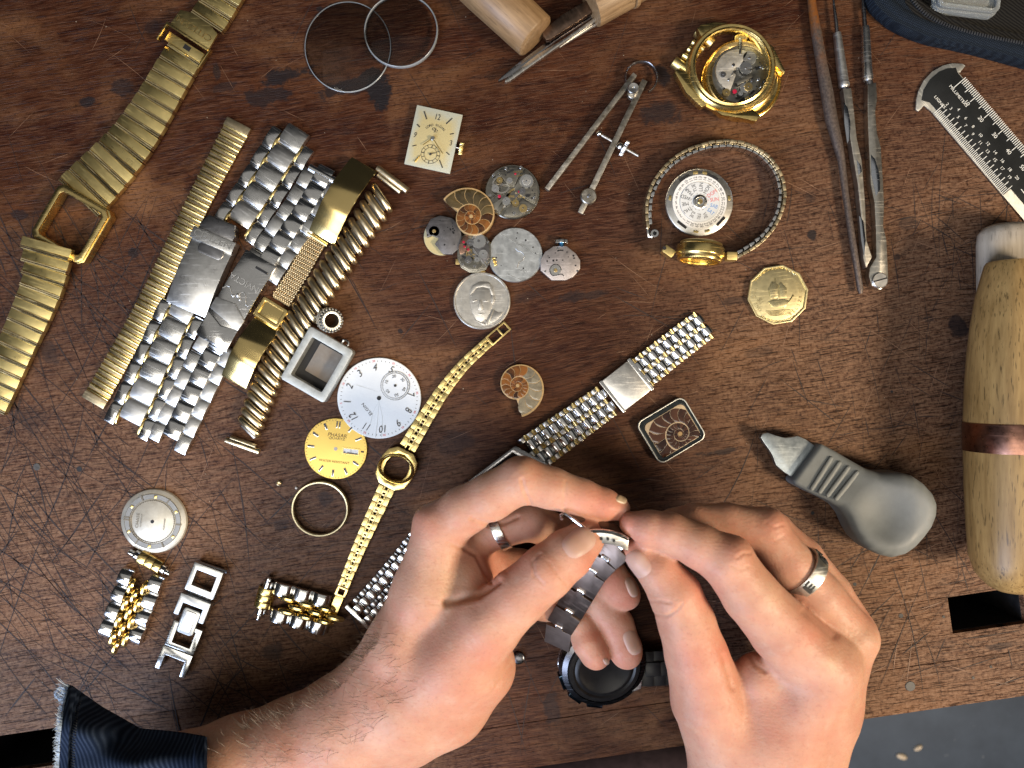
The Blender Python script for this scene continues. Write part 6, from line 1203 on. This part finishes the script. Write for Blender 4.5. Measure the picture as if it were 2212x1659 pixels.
# ------------------------------------------------------------------ the wristwatch in the hands
T = thing('wristwatch', 'steel bracelet wristwatch held up in both hands, seen from its case back', 'wristwatch', (1300, 1430), 0, 40); T0 = Vector((FR[T.name][0], FR[T.name][1], 0))
def W3(px, py, z): return Vector(P(px, py, z))-T0
def orient(p, ydir, xdir):
    y = ydir.normalized(); x = (xdir-y*xdir.dot(y)).normalized(); z = x.cross(y); M = Matrix((x, y, z)).transposed().to_4x4(); return Matrix.Translation((p.x*K, p.y*K, p.z*K)) @ M
WST = metal('skin_tinted_steel', (0.15, 0.115, 0.095), 0.42, 0.1)  # brown reflection of the skin painted into the steel colour
cp = [W3(*p) for p in ((1336, 1180, 278), (1306, 1206, 262), (1280, 1234, 236), (1254, 1278, 198), (1230, 1320, 152), (1209, 1354, 106), (1204, 1396, 70))]
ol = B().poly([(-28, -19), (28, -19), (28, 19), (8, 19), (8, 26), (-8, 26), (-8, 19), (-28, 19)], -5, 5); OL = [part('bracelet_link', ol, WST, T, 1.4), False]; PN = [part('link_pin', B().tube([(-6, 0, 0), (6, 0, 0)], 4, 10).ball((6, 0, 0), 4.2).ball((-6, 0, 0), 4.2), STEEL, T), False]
for i in range(len(cp)-1):
    p, q = cp[i], cp[i+1]; m = (p+q)/2; Mx = orient(m, p-q, Vector((0.80, -0.60, 0.1)))
    for pr_, dv in ((OL, 0.0), (PN, 1)):
        o = pr_[0] if not pr_[1] else pr_[0].copy()
        if pr_[1]: COL.objects.link(o)
        pr_[1] = True; o.matrix_local = Mx @ Matrix.Translation((0, (p-q).length*(0.62 if dv else 0)*K, (4 if dv else 0)*K)) @ Matrix.Diagonal((1, 1 if dv else (p-q).length/42, 1, 1))
tilt = Matrix.Translation((0, 0, 52)) @ Matrix.Rotation(R(14), 4, Vector((1, 0.5, 0)))
CBK = plain('shaded_case_back', (0.008, 0.0075, 0.0075), 0.35, 0.2, bump=0, spec=0.2)  # near-black paints the shadow behind the fingers onto back and links
CASED = metal('shaded_case', (0.10, 0.10, 0.11), 0.22, 0.1)  # case steel darkened in colour to paint the same shadow
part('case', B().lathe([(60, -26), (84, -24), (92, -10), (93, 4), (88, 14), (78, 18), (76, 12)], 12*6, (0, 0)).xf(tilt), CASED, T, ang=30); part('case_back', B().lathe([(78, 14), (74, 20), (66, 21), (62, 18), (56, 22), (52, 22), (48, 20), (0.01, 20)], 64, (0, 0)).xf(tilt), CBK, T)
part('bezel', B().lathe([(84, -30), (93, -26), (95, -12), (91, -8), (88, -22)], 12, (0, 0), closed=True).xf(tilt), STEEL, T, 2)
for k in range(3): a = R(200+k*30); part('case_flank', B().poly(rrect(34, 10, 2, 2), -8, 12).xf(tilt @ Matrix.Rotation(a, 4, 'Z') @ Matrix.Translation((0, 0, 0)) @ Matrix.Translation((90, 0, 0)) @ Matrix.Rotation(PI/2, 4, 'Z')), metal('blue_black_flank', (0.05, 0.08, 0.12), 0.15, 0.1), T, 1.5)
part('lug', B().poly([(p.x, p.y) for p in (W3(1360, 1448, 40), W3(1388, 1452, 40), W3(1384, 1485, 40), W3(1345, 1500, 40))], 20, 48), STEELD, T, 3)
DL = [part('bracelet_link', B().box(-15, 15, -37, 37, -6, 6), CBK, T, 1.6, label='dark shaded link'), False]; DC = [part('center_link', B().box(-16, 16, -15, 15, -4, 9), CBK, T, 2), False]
for i in range(5):
    m = W3(1396+i*26, 1443-i*1.2, 34-i*3)
    for pr_ in (DL, DC):
        o = pr_[0] if not pr_[1] else pr_[0].copy()
        if pr_[1]: COL.objects.link(o)
        pr_[1] = True; o.location = (m.x*K+(0 if pr_ is DL else 13*K), m.y*K, m.z*K)
def plate(nm, pts, th, mat, bv=0.8):
    q = [W3(*p) for p in pts]; n = len(q); v = [tuple(x) for x in q]+[(x.x, x.y, x.z-th) for x in q]; b = B().add(v, [tuple(range(n)), tuple(range(2*n-1, n-1, -1))]+[(i, n+i, n+(i+1) % n, (i+1) % n) for i in range(n)]); part(nm, b, mat, T, bv)
plate('clasp_inner_plate', [(1218, 1110, 296), (1268, 1146, 306), (1352, 1162, 300), (1330, 1132, 284), (1280, 1122, 288)], 3, WST)
part('clasp_blade', B().tube([W3(1214, 1122, 300), W3(1212, 1112, 306), W3(1219, 1108, 308), W3(1240, 1123, 309), W3(1268, 1145, 311)], [3.2, 3, 2.8, 2.6, 3.4], 8), STEEL, T)
CLP = [(1270, 1162, 312), (1286, 1160, 314), (1305, 1160, 314), (1325, 1163, 312), (1345, 1170, 308), (1358, 1177, 304)]
top = [W3(x, y-12, z) for x, y, z in CLP]; bot = [W3(x-1, y+14, z-6) for x, y, z in CLP]; v = [tuple(p) for p in top]+[tuple(p) for p in bot]; v += [(p[0], p[1], p[2]-6) for p in v]; n = len(CLP); f = []
for i in range(n-1): f += [(i, n+i, n+i+1, i+1), (2*n+i, 2*n+i+1, 3*n+i+1, 3*n+i), (i, i+1, 2*n+i+1, 2*n+i), (n+i, 3*n+i, 3*n+i+1, n+i+1)]
f += [(0, 2*n, 3*n, n), (n-1, 2*n-1, 4*n-1, 3*n-1)]
part('clasp_cover', B().add(v, f), STEELB, T, 1.2); part('clasp_ridge', B().tube([W3(x-2, y-13, z+1) for x, y, z in CLP], 3.6, 8), STEEL, T)
for x, y, z in ((1284, 1164, 313), (1299, 1164, 313), (1313, 1164.5, 312.5), (1326, 1168, 311)):
    p = W3(x, y, z); part('adjustment_hole', B().disc(2.6, p.z-1.5, p.z+0.9, (p.x, p.y), 12), BLACK, T)
part('clasp_end', B().tube([W3(1424, 1186, 262), W3(1446, 1198, 258), W3(1460, 1206, 256)], [6, 8, 6], 10), WST, T)
# small loose bits on the bench
T = thing('loose_button', 'small silvery round part peeking out beside the left thumb base', 'metal part', (1120, 1422), 0, 6); part('button', B().lathe([(13, 0), (14, 3), (13, 6), (9, 8), (0.01, 8)], 24), CASED, T, 0.5)  # silvery part given a dark colour that paints the shadow over it
T = thing('brass_stud', 'tiny brass stud on the wood above the bezel ring', 'stud', (602, 1044), 0, 4); part('stud', B().lathe([(6.5, 0), (6, 4), (3.5, 6), (2.6, 3), (0.01, 3)], 16), OLDGOLD, T, 0.4)
CRB = plain('crumb', (0.62, 0.58, 0.50), 0.6, 0.2)
for (px, py, r, lab) in ((930, 1633, 4.5, 'tiny white crumb on the bench below the left wrist'), (1466, 470, 6, 'small translucent flake beside the looped watch band'), (640, 1054, 3, 'tiny pale speck beside the bezel ring'), (1080, 1452, 3, 'tiny pale speck left of the held watch')):
    T = thing('crumb', lab, 'crumb', (px, py), 0.5, 2); part('crumb_body', B().ball((0, 0, r*0.5), r, 8, 5, 0.6), CRB, T)
